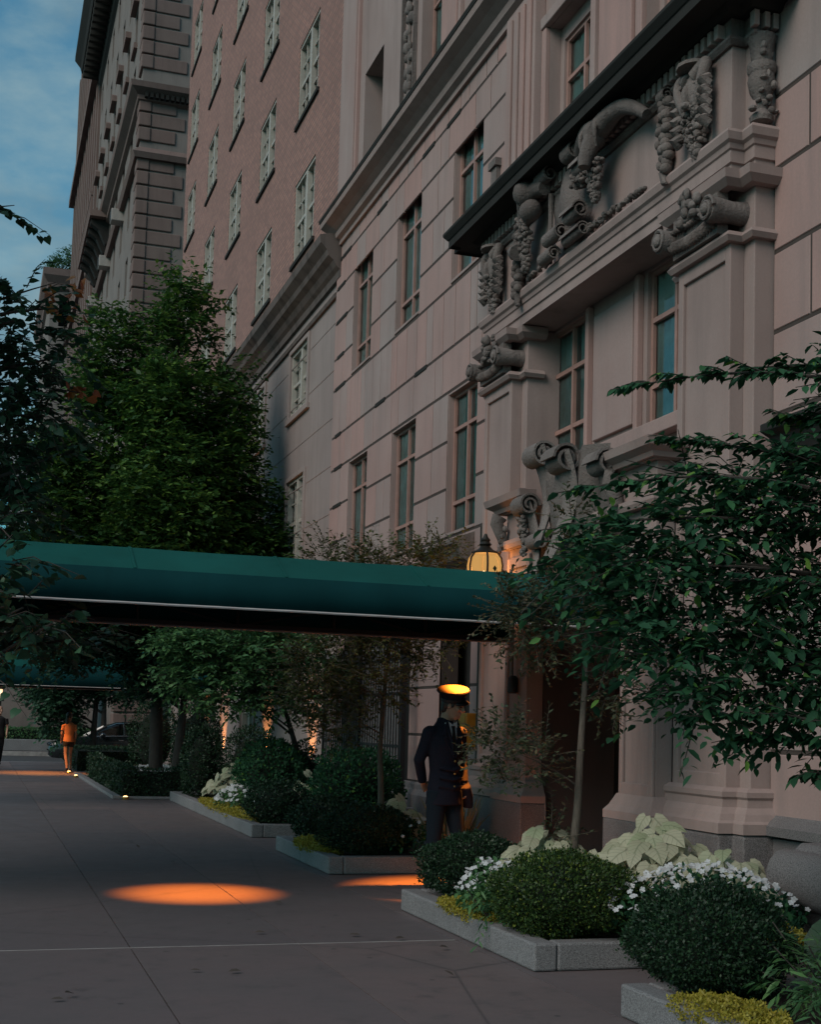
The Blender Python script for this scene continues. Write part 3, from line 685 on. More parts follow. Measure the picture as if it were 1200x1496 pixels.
# ------------------------------------------------------------------ brick building
K=thing('brick_building','salmon brick apartment building with white sash windows above a pale stone base','building',(0,0,0))
bc=[27.0,31.3,35.7,40.05,44.45]; hw=.93
bh=[(c-1.1,c+.45,7.95,9.3) for c in bc]+[(c-1.1,c+.45,4.75,6.55) for c in bc]+[(c-1.1,c+.45,1.2,3.2) for c in bc[1:]]
mb=MB(); mb.wall(6.0,23.62,46.1,0,9.8,bh,.14); mb.box(6.5,18,23.62,46.0,0,9.8); mb.build('stone_base',BASEST,K)
for a,b,c,d in bh:
    mb=MB()
    mb.box(5.955,6.05,a-.13,a-.002,c-.02,d+.1); mb.box(5.955,6.05,b+.002,b+.13,c-.02,d+.1); mb.box(5.93,6.05,a-.22,b+.22,c-.14,c-.022); mb.box(5.95,6.05,a-.002,b+.002,d+.003,d+.1)
    mb.build('window_surround',BASEST,K,bevel=.01)
mb=MB()
for z in (1.1,1.9,2.7,3.5,4.55,5.4,6.3,7.2,8.1,9.0): mb.box(5.992,6.01,23.63,46.08,z-.008,z+.008)
mb.build('joint_lines',BASEST,K)
pb=[(0,9.45),(.05,9.45),(.07,9.52),(.0,9.56)]
pc=[(0,9.72),(.06,9.74),(.08,9.86),(.14,9.92),(.2,10.02),(.30,10.10),(.33,10.2),(.45,10.32),(.47,10.46),(.0,10.58)]
pth=[(6.4,46.12),(6.0,46.12),(6.0,23.3)]
mb=MB(); mb.sweep(pb,[(6.0,46.1),(6.0,23.65)]); mb.sweep(pc,pth); mb.box(6.01,6.4,23.3,46.1,9.73,10.57); mb.build('base_cornice',stone('grey_stained_stone',(.16,.135,.125),(.14,.115,.105),dark=.3,grime=1),K)
rows=[11.42+3.14*i for i in range(8)]
bh=[(c-hw,c+hw,z,z+1.78) for c in bc for z in rows]
mb=MB(); mb.wall(6.04,23.62,46.1,10.55,37,bh,.16); mb.wall(46.1,6.04,22,0,37,(),0,0,1,1); mb.box(6.62,18,23.7,46.0,10.5,36.9); mb.build('brick_wall',BRICK,K)
def sash(c,z,w,h,parent,brick=False):
    x=6.15 if brick else 6.10; y0,y1=c-w,c+w; ym=c-.12*w/.93
    f=MB(); e=.06
    f.box(x-.09,x+.03,y0,y0+e,z,z+h); f.box(x-.09,x+.03,y1-e,y1,z,z+h); f.box(x-.09,x+.03,y0+e,y1-e,z+h-e,z+h); f.box(x-.11,x+.03,y0+e,y1-e,z,z+.05)
    f.box(x-.09,x+.03,ym-.07,ym+.07,z+.05,z+h-e); zm=z+h*.5
    for a,b in ((y0+e,ym-.07),(ym+.07,y1-e)):
        f.box(x-.05,x+.02,a,b,zm-.035,zm+.035)
        k=2 if b-a<.75 else 3
        for i in range(1,k): f.box(x-.035,x+.012,a+(b-a)*i/k-.013,a+(b-a)*i/k+.013,z+.05,z+h-e)
        for zz in (z+h*.27,z+h*.74): f.box(x-.033,x+.01,a,b,zz-.013,zz+.013)
    o=f.build('window',FRAMEW,parent)
    if brick: g=MB(); g.box(5.99,6.18,y0-.14,y1+.12,z-.085,z-.003); g.build('sill',DARKST,o)
    g=MB(); g.add([(x+.015,y0+.02,z),(x+.015,y1-.02,z),(x+.015,y1-.02,z+h),(x+.015,y0+.02,z+h)],[(0,3,2,1)]); g.build('pane',GLASS,o)
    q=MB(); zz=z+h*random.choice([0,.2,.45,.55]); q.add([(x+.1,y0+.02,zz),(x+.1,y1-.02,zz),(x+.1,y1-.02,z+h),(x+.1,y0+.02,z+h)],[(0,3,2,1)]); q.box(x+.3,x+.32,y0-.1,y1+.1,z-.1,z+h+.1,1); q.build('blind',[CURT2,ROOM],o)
for c in bc:
    for z in rows: sash(c,z,hw,1.78,K,True)
    for z,h in ((7.95,1.35),(4.75,1.8)): sash(c-.325,z,.775,h,K)
    if c>28: sash(c-.325,1.2,.775,2.0,K)

# ------------------------------------------------------------------ far building across the side street
Q=thing('quoined_building','tall brown stone building with banded quoins and heavy bracketed cornice across the side street','building',(0,0,0))
y0,y1=61.7,90.0
fh=[(c-.55,c+.55,z,z+1.9) for c in [66.0+3.8*i for i in range(7)] for z in [3.5,7.4,11.2,15,18.6,22.2,25.6,28.9,31.9,34.9,38.2,41.6]]
mb=MB(); mb.wall(5.9,y0,y1,0,46,fh,.25); mb.wall(y0,5.9,30,0,46,(),0,0,1); mb.wall(y1,5.9,30,0,46,(),0,0,1,1); mb.box(6.5,29,y0+.3,y1-.3,0,45.9); mb.build('wall',FARWALL,Q)
mb=MB(); z=.4; i=0
while z<44.6:
    if mb.V and (27.3<z<28.3 or 30.2<z<31.4): mb.build('quoins',FARST,Q,bevel=.04); mb=MB()
    if not (27.3<z<28.3 or 30.2<z<31.4):
        L=2.05 if i%2 else 1.62
        mb.box(5.78,6.35,y0-.12,y0+L*.55,z,z+.62); mb.box(6.3501,5.9+L,y0-.07,y0+.01,z,z+.62)
    z+=.70; i+=1
mb.build('quoins',FARST,Q,bevel=.04)
qp=[(5.9,y1),(5.9,y0),(12,y0)]
mb=MB(); mb.sweep([(0,27.5),(.25,27.5),(.35,27.75),(.2,27.9),(0,28.1)],qp); mb.build('string_course',FARST,Q)
mb=MB(); mb.sweep([(0,30.2),(.2,30.3),(.22,30.5),(.55,30.75),(.6,31.0),(.15,31.2),(0,31.2)],qp); mb.build('belt_cornice',FARST,Q)
mb=MB(); x=6.0
while x<8.6: mb.box(x,x+.14,y0-.42,y0-.2,30.36,30.6); x+=.24
mb.build('dentils',DARKST,Q)
mb=MB(); mb.sweep([(0,44.0),(.2,44.2),(.25,44.9),(.35,45.2),(1.3,45.3),(1.4,45.7),(1.75,46.3),(1.75,46.6),(0,47.2)],[(12,y1),(5.9,y1),(5.9,y0),(12,y0)]); mb.build('cornice',DARKST,Q)
mb=MB(); y=y0-.9
while y<y1+.9: mb.box(4.65,5.9,y,y+.3,44.75,45.28); y+=.85
mb.build('cornice_brackets',DARKST,Q,bevel=.06)
for (a,b,c,d) in fh:
    f=MB(); f.box(6.08,6.12,a,a+.09,c,d); f.box(6.08,6.12,b-.09,b,c,d); f.box(6.08,6.12,a+.09,b-.09,c,c+.09); f.box(6.08,6.12,a+.09,b-.09,d-.09,d); f.box(6.07,6.12,a+.09,b-.09,(c+d)/2-.05,(c+d)/2+.05)
    o=f.build('window',FRAMEW,Q); g=MB(); g.add([(6.11,a,c),(6.11,b,c),(6.11,b,d),(6.11,a,d)],[(0,3,2,1)]); g.build('pane',GLASS,o)
for c in [66.0+3.8*i for i in range(7)]:
    mb=MB(); mb.box(5.62,5.95,c-.85,c+.85,36.95,37.26); mb.prism([(c-.85,37.2501),(c+.85,37.2501),(c,37.7)],0,5.66,5.94); mb.build('window_pediment',FARST,Q)
    mb=MB(); mb.box(5.72,5.95,c-.75,c+.75,34.6,34.88); mb.build('window_sill',FARST,Q)
mb=MB(); mb.box(4.75,5.89,77.5,87.5,30.4,30.75); mb.box(4.75,4.87,77.5,87.5,31.6,31.8); y=77.55
while y<87.4: mb.box(4.77,4.85,y,y+.14,30.75,31.6); y+=.32
bal=mb.build('balcony',FARST,Q)
y=78
while y<87.4:
    mb=MB(); mb.prism([(5.89,29.0),(5.7,29.0),(5.3,29.8),(4.85,30.1),(4.85,30.39),(5.89,30.39)],1,y,y+.5); y+=1.6
    mb.build('balcony_bracket',DARKST,bal)
for y,z in ((69.0,27.0),(76.4,27.0),(84.2,27.0)):
    a=thing('air_conditioner','pale window air conditioner box sticking out of the quoined building wall','air conditioner',(5.62,y,z),0,'window air conditioners on the far building')
    mb=MB(); mb.box(-.35,.45,-.4,.4,0,.62); mb.build('casing',simple('ac_casing_%d'%int(y),(.33,.31,.29),.6),a,bevel=.03)
    mb=MB()
    for q in range(7): mb.box(-.375,-.352,-.35,.35,.08+.07*q,.11+.07*q)
    mb.build('grille',STEEL,a)
# next building beyond, read as thin vertical piers
T=thing('piered_building','tall grey building of thin vertical piers just behind the quoined building','building',(0,0,0))
mb=MB(); mb.box(6.1,28,90.3,118,0,57); mb.build('wall',FARWALL,T)
mb=MB(); y=91.0
while y<118: mb.box(5.8,6.099,y,y+.9,0,57); y+=2.35
mb.build('pier',FARST,T)
mb=MB(); y=92.0
while y<117: 
    for z in range(4,56,4): mb.box(6.07,6.098,y,y+1.2,z,z+2.4)
    y+=2.35
mb.build('window',glass_mat('far_dark_glass',(.1,.12,.12)),T)
mb=MB(); mb.box(5.4,5.99,90.3,118.2,45.9,46.5); mb.box(5.55,5.99,90.3,118.2,33.5,34.2); mb.build('ledge',FARST,T)
# roof-terrace building
U=thing('terrace_building','small grey stone building top with a planted roof terrace, farthest along the avenue','building',(0,0,0))
mb=MB(); mb.wall(140,5.0,20,0,46,[(5.9,7.4,41.5,44.8),(8.4,9.9,41.5,44.8)],.5,0,1); mb.box(5.02,20,140.6,165,0,46); mb.wall(5.0,140,165,0,46); mb.build('wall',FARWALL,U)
mb=MB(); mb.sweep([(0,45.2),(.3,45.4),(.35,45.9),(.8,46.6),(.85,47.3),(0,47.5)],[(5.0,165),(5.0,140),(20,140)]); mb.box(5.02,20,140.02,165,46,47.4); mb.build('cornice',FARST,U)
mb=MB(); mb.box(5.7,10.0,140.5,140.55,41.4,44.9); mb.build('window',glass_mat('far_dark_glass_b',(.1,.12,.12)),U)
mb=MB(); mb.box(3,5.5,200,215,0,42); 
for z in range(20,42,4): mb.box(2.9,2.99,201,214,z,z+1.6)
W=tag(mb.build('distant_tower',simple('hazy_pale_stone',(.35,.34,.36),.9)),'hazy pale tower glimpsed between leaves at the far end of the avenue','building')
# ------------------------------------------------------------------ canopies
def canopy(name,label,xa,xb,ya,yb,zb,ze,zt,lights,pole_x,detail=True):
    c=thing(name,label,'canopy',(xb,(ya+yb)/2,0))
    ox,oy=xb,(ya+yb)/2
    prof=[(ya,ze),(ya+.25,ze+(zt-ze)*.5),(ya+.5,zt),((ya+yb)/2,zt+.01),(yb-.5,zt),(yb-.25,ze+(zt-ze)*.5),(yb,ze)]
    nx=int((xb-xa)/.1); V=[];F=[]
    for i in range(nx+1):
        x=xa+(xb-xa)*i/nx; sag=.004*math.sin(PI*((x-xa)/1.25%1))**2
        for k,(y,z) in enumerate(prof): V.append((x-ox,y-oy,z-sag*(k not in (0,6))))
    n=len(prof)
    F=[(i*n+j,(i+1)*n+j,(i+1)*n+j+1,i*n+j+1) for i in range(nx) for j in range(n-1)]
    mb=MB(); mb.add(V,F); mb.add([(xa-ox,y-oy,z) for y,z in prof],[tuple(range(n))])
    x=xa+1.25
    while x<xb-.2:
        V=[]
        for (y,z) in prof: V+=[(x-ox-.012,y-oy-(.004 if y<oy else -.004),z+.007),(x-ox+.012,y-oy-(.004 if y<oy else -.004),z+.007)]
        mb.add(V,[(2*k,2*k+1,2*k+3,2*k+2) for k in range(len(prof)-1)]); x+=1.25
    o=mb.build('roof_fabric',CANVAS,c); sol=o.modifiers.new('t','SOLIDIFY'); sol.thickness=.008
    for y in (ya,yb):
        mb=MB(); V=[];F=[]
        for i in range(nx+1):
            x=xa+(xb-xa)*i/nx; w=.006*math.sin(i*.9)+.004*math.sin(i*2.3)
            V+=[(x-ox,y-oy-.006,ze-.001),(x-ox,y-oy-.008-w*.5,(ze+zb)/2),(x-ox,y-oy-.006-w,zb)]
        F=[(3*i+j,3*i+3+j,3*i+4+j,3*i+1+j) for i in range(nx) for j in (0,1)]
        mb.add(V,F); v=mb.build('valance',CANVAS_SHADE,c,smooth=True); s2=v.modifiers.new('t','SOLIDIFY'); s2.thickness=.006
        mb=MB(); mb.tube([(xa+(xb-xa)*i/nx-ox,y-oy-.008-.006*math.sin(i*.9)-.004*math.sin(i*2.3),zb) for i in range(nx+1)],.011,6); mb.build('piping',TRIM,v,smooth=True)
    mb=MB(); mb.add([(xa-ox,ya-oy,zb),(xa-ox,yb-oy,zb),(xa-ox,yb-oy,ze),(xa-ox,ya-oy,ze)],[(0,1,2,3)]); mb.build('end_valance',CANVAS,c)
    mb=MB()
    for y in (ya+.06,yb-.06):
        for z in (zb+.03,ze-.03): mb.box(xa-ox,xb-ox,y-oy-.02,y-oy+.02,z-.02,z+.02)
        x=xa+.05; i=0
        while x<xb-.9:
            mb.tube([(x-ox,y-oy,zb+.03),(x-ox,y-oy,ze-.03)],.016,6)
            a,b=(zb+.03,ze-.03) if i%2 else (ze-.03,zb+.03); mb.tube([(x-ox,y-oy,a),(x+1.0-ox,y-oy,b)],.009,5); x+=1.0; i+=1
    x=xa+.05
    while x<xb: 
        mb.tube([(x-ox,ya+.06-oy,ze-.03),(x-ox,ya+.5-oy,zt-.03),(x-ox,yb-.5-oy,zt-.03),(x-ox,yb-.06-oy,ze-.03)],.016,6); x+=1.25
    mb.build('steel_frame',IRON,c)
    for x in pole_x:
        for y in (ya+.1,yb-.1):
            mb=MB(); mb.tube([(x-ox,y-oy,0),(x-ox,y-oy,ze-.04)],.03,10); mb.lathe([(.07,0),(.07,.03),(.04,.06)],(x-ox,y-oy,0),14); mb.build('pole',BRASS,c,smooth=True,sharp=40)
    for (x,y,en,ang,blend) in lights:
        mb=MB(); mb.lathe([(.05,0),(.06,.02),(.06,.09),(.02,.1)],(x-ox,y-oy,ze-.12),14); d=mb.build('downlight',BRONZE,c,smooth=True,sharp=40)
        t=NT('lamp_glow_%s_%d'%(name,int(x*10))); t.b.inputs['Emission Color'].default_value=(1,.45,.12,1); t.b.inputs['Emission Strength'].default_value=6
        mb=MB(); mb.ell((x-ox,y-oy,ze-.12),(.035,.035,.012),10,6); mb.build('bulb',t.m,d)
        L=bpy.data.lights.new('downlight_lamp','SPOT'); L.energy=en; L.color=(1,.23,.02) if ya<20 else (1,.36,.09); L.spot_size=R(ang); L.spot_blend=blend; L.shadow_soft_size=.03
        lo=link('downlight_lamp',L,c,(x-ox,y-oy,ze-.16))
    return c
canopy('entrance_canopy','long dark teal canvas entrance canopy with pale piping reaching over the pavement in front',-2.6,5.44,10.9,13.4,2.47,2.75,2.98,
       [(4.56,12.17,2500,54,.7),(1.95,12.1,2100,37,1.0),(-.75,12.1,1600,37,1.0)],[-2.4])
canopy('entrance_canopy','teal canvas canopy of the brick building, far down the pavement over the woman in orange',-2.6,5.9,35.4,38.6,2.3,2.78,3.45,
       [(1.6,37.5,750,76,1.0),(4.2,37.0,300,70,.9)],[-2.4])
# ------------------------------------------------------------------ lantern, brass box, railings, small fixture
l=thing('wall_lantern','glowing opal glass lantern with small dark finial beside the entrance, above the canopy','lantern',(5.24,13.70,0))
mb=MB(); mb.lathe([(.10,2.94),(.155,3.06),(.19,3.2),(.20,3.32),(.185,3.40),(.14,3.46),(.08,3.49)],(0,0,0),24)
t=NT('lit_opal_glass'); t.n.remove(t.b); em=t.new('ShaderNodeEmission'); em.inputs[0].default_value=(1,.53,.15,1); em.inputs[1].default_value=.62
tr=t.new('ShaderNodeBsdfTransparent'); mx=t.new('ShaderNodeMixShader'); mx.inputs[0].default_value=.72; t.ln(tr.outputs[0],mx.inputs[1]); t.ln(em.outputs[0],mx.inputs[2]); t.ln(mx.outputs[0],t.n['Material Output'].inputs[0])
mb.build('glass',t.m,l,smooth=True)
mb=MB(); mb.lathe([(.15,3.455),(.155,3.47),(.09,3.50),(.05,3.54),(.07,3.56),(.045,3.59),(.055,3.61),(.03,3.64),(.012,3.68)],(0,0,0),24)
mb.lathe([(.03,2.86),(.11,2.92),(.11,2.95),(.03,2.96)],(0,0,0),20)
for k in range(6):
    a=k*PI/3+.3; mb.tube([(.105*math.cos(a),.105*math.sin(a),2.94),(.16*math.cos(a),.16*math.sin(a),3.06),(.196*math.cos(a),.196*math.sin(a),3.2),(.206*math.cos(a),.206*math.sin(a),3.32),(.191*math.cos(a),.191*math.sin(a),3.40),(.145*math.cos(a),.145*math.sin(a),3.465)],.013,6)
mb.build('cage',BRONZE,l,smooth=True,sharp=40)
mb=MB(); mb.tube([(0,0,2.9),(.05,0,2.80),(.2,0,2.76),(.36,0,2.86)],.02,8); mb.lathe([(.02,2.76),(.07,2.8),(.07,2.96),(.02,3.0)],(.36,0,0),12); mb.build('bracket',BRONZE,l,smooth=True)
t=NT('lit_bulb'); t.b.inputs['Emission Color'].default_value=(1,.72,.36,1); t.b.inputs['Emission Strength'].default_value=14
mb=MB(); mb.ell((-.02,-.02,3.18),(.055,.055,.085),12,8); mb.build('bulb',t.m,l,smooth=True)
L=bpy.data.lights.new('lantern_lamp','POINT'); L.energy=75; L.color=(1,.36,.09); L.shadow_soft_size=.12; link('lantern_lamp',L,l,(-.02,0,3.22))
YBOX=simple('ochre_painted_metal',(.48,.26,.04),.45)
b=thing('brass_wall_box','small brass-yellow box fixed to the stone wall behind the doorman','wall box',(5.78,15.50,0))
mb=MB(); mb.box(-.10,.16,-.13,.13,1.30,1.72); mb.build('casing',YBOX,b,bevel=.015)
mb=MB(); mb.box(-.112,-.102,-.11,.11,1.60,1.68); mb.box(-.112,-.102,-.11,.11,1.34,1.56); mb.build('door',YBOX,b,bevel=.004)
mb=MB(); mb.ell((-.115,.08,1.45),(.012,.012,.018),8,6); mb.build('keyhole',BRONZE,b)
f=thing('camera_housing','small black cylinder fixture hung on a grey conduit under the canopy by the doorway','fixture',(5.44,13.35,0))
mb=MB(); mb.tube([(0,0,2.1),(0,0,2.9)],.022,8); mb.build('conduit',STEEL,f,smooth=True)
mb=MB(); mb.lathe([(.045,1.92),(.055,1.93),(.055,2.08),(.03,2.11)],(0,-.04,0),14); mb.build('housing',IRON,f,smooth=True,sharp=40)
rl=thing('iron_railing','black wrought iron railing of upright bars in front of the dark street-level opening','railing',(5.72,20.3,0))
mb=MB(); y=-2.15
while y<2.2: mb.tube([(0,y,.42),(0,y,2.62)],.014,6); mb.loft([(0,y,2.62),(0,y,2.66),(0,y,2.74)],[.016,.026,.002],None,6); y+=.135
mb.build('upright_bars',STEEL,rl)
mb=MB()
for z in (.5,1.25,2.0,2.5): mb.box(-.02,.02,-2.2,2.2,z-.018,z+.018)
mb.build('cross_rails',IRON,rl)
for y in (-2.24,2.24,0):
    mb=MB(); mb.box(-.035,.035,y-.035,y+.035,.18,2.7); mb.ell((0,y,2.76),(.05,.05,.06),10,8); mb.build('post',IRON,rl)
mb=MB(); mb.box(-.10,.25,-2.4,2.4,.0,.4); mb.build('kerb_stone',GRANITE,rl,bevel=.015)

# ------------------------------------------------------------------ car in the side street
PAINT=simple('dark_car_paint',(.012,.016,.018),.18,.2,spec=.8); PAINT.node_tree.nodes['Principled BSDF'].inputs['Coat Weight'].default_value=.8
CGL=glass_mat('car_glass',(.25,.3,.3)); RUB=simple('tyre_rubber',(.015,.015,.015),.85); RIM=simple('alloy_rim',(.35,.35,.36),.35,.9); CHR=simple('chrome_trim',(.6,.6,.6),.2,1)
car=thing('parked_car','dark green-black estate car seen side-on in the side street beyond the hedges','car',(2.45,50.0,-.155))
# x = length (nose at 0), y = width, z = height
Ls=[0,.12,.35,.9,1.35,1.75,2.4,3.2,3.9,4.35,4.62,4.75]
hood=[.62,.76,.82,.93,.99,1.03,1.06,1.07,1.06,1.04,.98,.85]; botm=[.32,.22,.2,.2,.2,.2,.2,.2,.2,.22,.28,.4]; hwid=[.62,.78,.86,.9,.92,.92,.92,.92,.92,.9,.86,.78]
V=[];F=[]
for x,h,b0,w in zip(Ls,hood,botm,hwid):
    V+=[(x,-w*.9,b0),(x,-w,b0+.18),(x,-w,h-.16),(x,-w*.93,h-.03),(x,-w*.7,h),(x,w*.7,h),(x,w*.93,h-.03),(x,w,h-.16),(x,w,b0+.18),(x,w*.9,b0)]
n=10
F=[(i*n+j,(i+1)*n+j,(i+1)*n+(j+1)%n,i*n+(j+1)%n) for i in range(len(Ls)-1) for j in range(n)]+[tuple(range(n)),tuple((len(Ls)-1)*n+j for j in range(n))[::-1]]
mb=MB(); mb.add(V,F)
roof=[(1.95,1.36,.66),(2.35,1.52,.66),(3.2,1.56,.67),(4.0,1.52,.66),(4.35,1.40,.62)]
V=[];F=[]
for x,z,w in roof: V+=[(x,-w,z-.05),(x,-w*.8,z),(x,w*.8,z),(x,w,z-.05),(x,w*.9,z-.09),(x,-w*.9,z-.09)]
F=[(i*6+j,(i+1)*6+j,(i+1)*6+(j+1)%6,i*6+(j+1)%6) for i in range(4) for j in range(6)]+[(0,1,2,3,4,5),(29,28,27,26,25,24)]
mb.add(V,F)
for sy in (-1,1):
    for p,q in (((1.32,.86,1.0),(2.0,.65,1.36)),((2.62,.87,1.05),(2.6,.66,1.5)),((3.5,.87,1.06),(3.45,.66,1.52)),((4.5,.8,1.02),(4.33,.62,1.38))):
        mb.tube([(p[0],sy*p[1],p[2]),(q[0],sy*q[1],q[2])],.035,6)
mb.build('body',PAINT,car,smooth=True,sharp=30)
mb=MB()
for sy in (-1,1):
    mb.add([(1.36,sy*.86,1.01),(2.62,sy*.87,1.05),(2.6,sy*.66,1.49),(2.0,sy*.65,1.36)],[(0,1,2,3)]); mb.add([(2.62,sy*.87,1.05),(4.5,sy*.8,1.03),(4.33,sy*.62,1.38),(3.45,sy*.66,1.50),(2.6,sy*.66,1.49)],[(0,1,2,3,4)])
mb.build('side_windows',CGL,car)
mb=MB(); mb.add([(1.34,-.8,1.0),(1.34,.8,1.0),(1.98,.62,1.36),(1.98,-.62,1.36)],[(0,1,2,3)]); mb.build('windscreen',CGL,car)
mb=MB(); mb.add([(4.53,-.76,1.0),(4.53,.76,1.0),(4.36,.6,1.36),(4.36,-.6,1.36)],[(0,1,2,3)]); mb.build('rear_window',CGL,car)
mb=MB(); mb.tube([(1.4,-.9,1.0),(2.6,-.905,1.035),(4.4,-.86,1.035)],.012,6); mb.build('belt_trim',CHR,car)
for x in (2.42,3.4):
    mb=MB(); mb.box(x,x+.18,-.945,-.92,.86,.89); mb.build('door_handle',CHR,car,bevel=.005)
mb=MB(); mb.ell((1.85,-1.0,1.06),(.10,.11,.08),10,8); mb.build('wing_mirror',PAINT,car,smooth=True)
for x in (.85,3.85):
    for sy in (-1,1):
        T=Matrix.Translation((x,sy*.84,.33))@Matrix.Rotation(PI/2,4,'X')
        mb=MB(); mb.lathe([(.2,-.1),(.31,-.11),(.33,-.06),(.33,.06),(.31,.11),(.2,.1)],(0,0,0),24,T=T,cap=False); w=mb.build('wheel',RUB,car,smooth=True,sharp=40)
        mb=MB(); mb.lathe([(.2,-.09),(.17,-.1),(.05,-.11),(.05,.11),(.17,.1),(.2,.09)],(0,0,0),20,T=T); mb.build('rim',RIM,w,smooth=True,sharp=40)
for sy in (-1,1):
    mb=MB(); mb.ell((.13,sy*.64,.68),(.14,.16,.07),10,8); mb.build('headlight',glass_mat('lamp_lens_%d'%sy,(.6,.6,.6)),car,smooth=True)

# ------------------------------------------------------------------ people
SKIN=simple('skin',(.42,.24,.165),.5,scale=14); SKIN2=simple('tanned_skin',(.36,.20,.13),.5,scale=14); HAIR=simple('dark_hair',(.016,.012,.010),.45,scale=30)
NAVY=simple('navy_wool',(.017,.018,.028),.95,spec=.08,scale=60,bump=.15); NAVY2=simple('dark_trousers',(.014,.020,.028),.95,spec=.08,scale=60,bump=.15); WHITE=simple('white_shirt',(.55,.57,.6),.7); BLACK=simple('black_tie',(.008,.008,.010),.5)
LEATH=simple('black_leather',(.01,.01,.01),.3); GOLD=simple('gold_braid',(.5,.33,.1),.4,.8); CAPTOP=simple('cap_crown_cloth',(.018,.010,.004),.7); EYE=simple('dark_eye',(.01,.008,.008),.2)
ORSH=simple('orange_shirt',(.62,.25,.10),.8); SHORTS=simple('black_shorts',(.01,.01,.011),.85); SHOE=simple('dark_shoe',(.02,.018,.018),.6); TEE=simple('black_tee',(.012,.012,.013),.85)
def head_shapes(mb,T):
    prof=[(-.012,.028,.026,-.078),(.004,.044,.050,-.052),(.035,.056,.078,-.022),(.075,.066,.092,-.006),(.115,.072,.099,.002),(.155,.076,.102,.006),(.19,.070,.093,.008),(.215,.050,.066,.008),(.23,.02,.03,.008)]
    mb.loft([(0,y,z) for z,a,b,y in prof],[p[1] for p in prof],[p[2] for p in prof],18,up=(1,0,0),T=T)
    mb.loft([(0,-.095,.125),(0,-.112,.095),(0,-.125,.072),(0,-.10,.06)],[.011,.014,.017,.012],None,8,T=T)       # nose
    mb.ell((0,-.098,.068),(.02,.018,.01),8,6,T=T)
    mb.ell((0,-.092,.040),(.024,.014,.007),8,6,T=T); mb.ell((0,-.09,.029),(.021,.014,.008),8,6,T=T)               # lips
    mb.ell((0,-.085,.128),(.052,.018,.010),10,6,T=T); mb.ell((0,-.085,.0),(.02,.018,.016),8,6,T=T)                 # brow, chin
    for s in (-1,1): mb.ell((s*.075,.012,.09),(.009,.02,.032),8,6,T=T); mb.ell((s*.042,-.075,.075),(.02,.018,.018),8,6,T=T)
def hand_shapes(mb,w,d,palm,T=None,curl=.5,left=1):
    """palm and five fingers from wrist w along d; palm = palm normal"""
    w=Vector(w); d=Vector(d).normalized(); p=Vector(palm); p=(p-d*p.dot(d)).normalized(); s=d.cross(p)*left
    mb.loft([w-d*.02,w+d*.03,w+d*.085],[.024,.037,.040],[.018,.015,.012],10,up=tuple(s),T=T)
    for i,L in enumerate((.068,.076,.071,.056)):
        b=w+d*.08+s*(.03-.02*i); a1=curl*.7; a2=curl*1.5
        m1=b+(d*math.cos(a1)+p*math.sin(a1))*L*.5; m2=m1+(d*math.cos(a2)+p*math.sin(a2))*L*.5
        mb.loft([b,m1,m2],[.0095,.009,.007],None,7,T=T)
    b=w+d*.025+s*.033; m=b+(d*.6+s*.6+p*.35)*.035; mb.loft([b,m,m+(d*.9+p*.4)*.032],[.012,.010,.008],None,7,T=T)
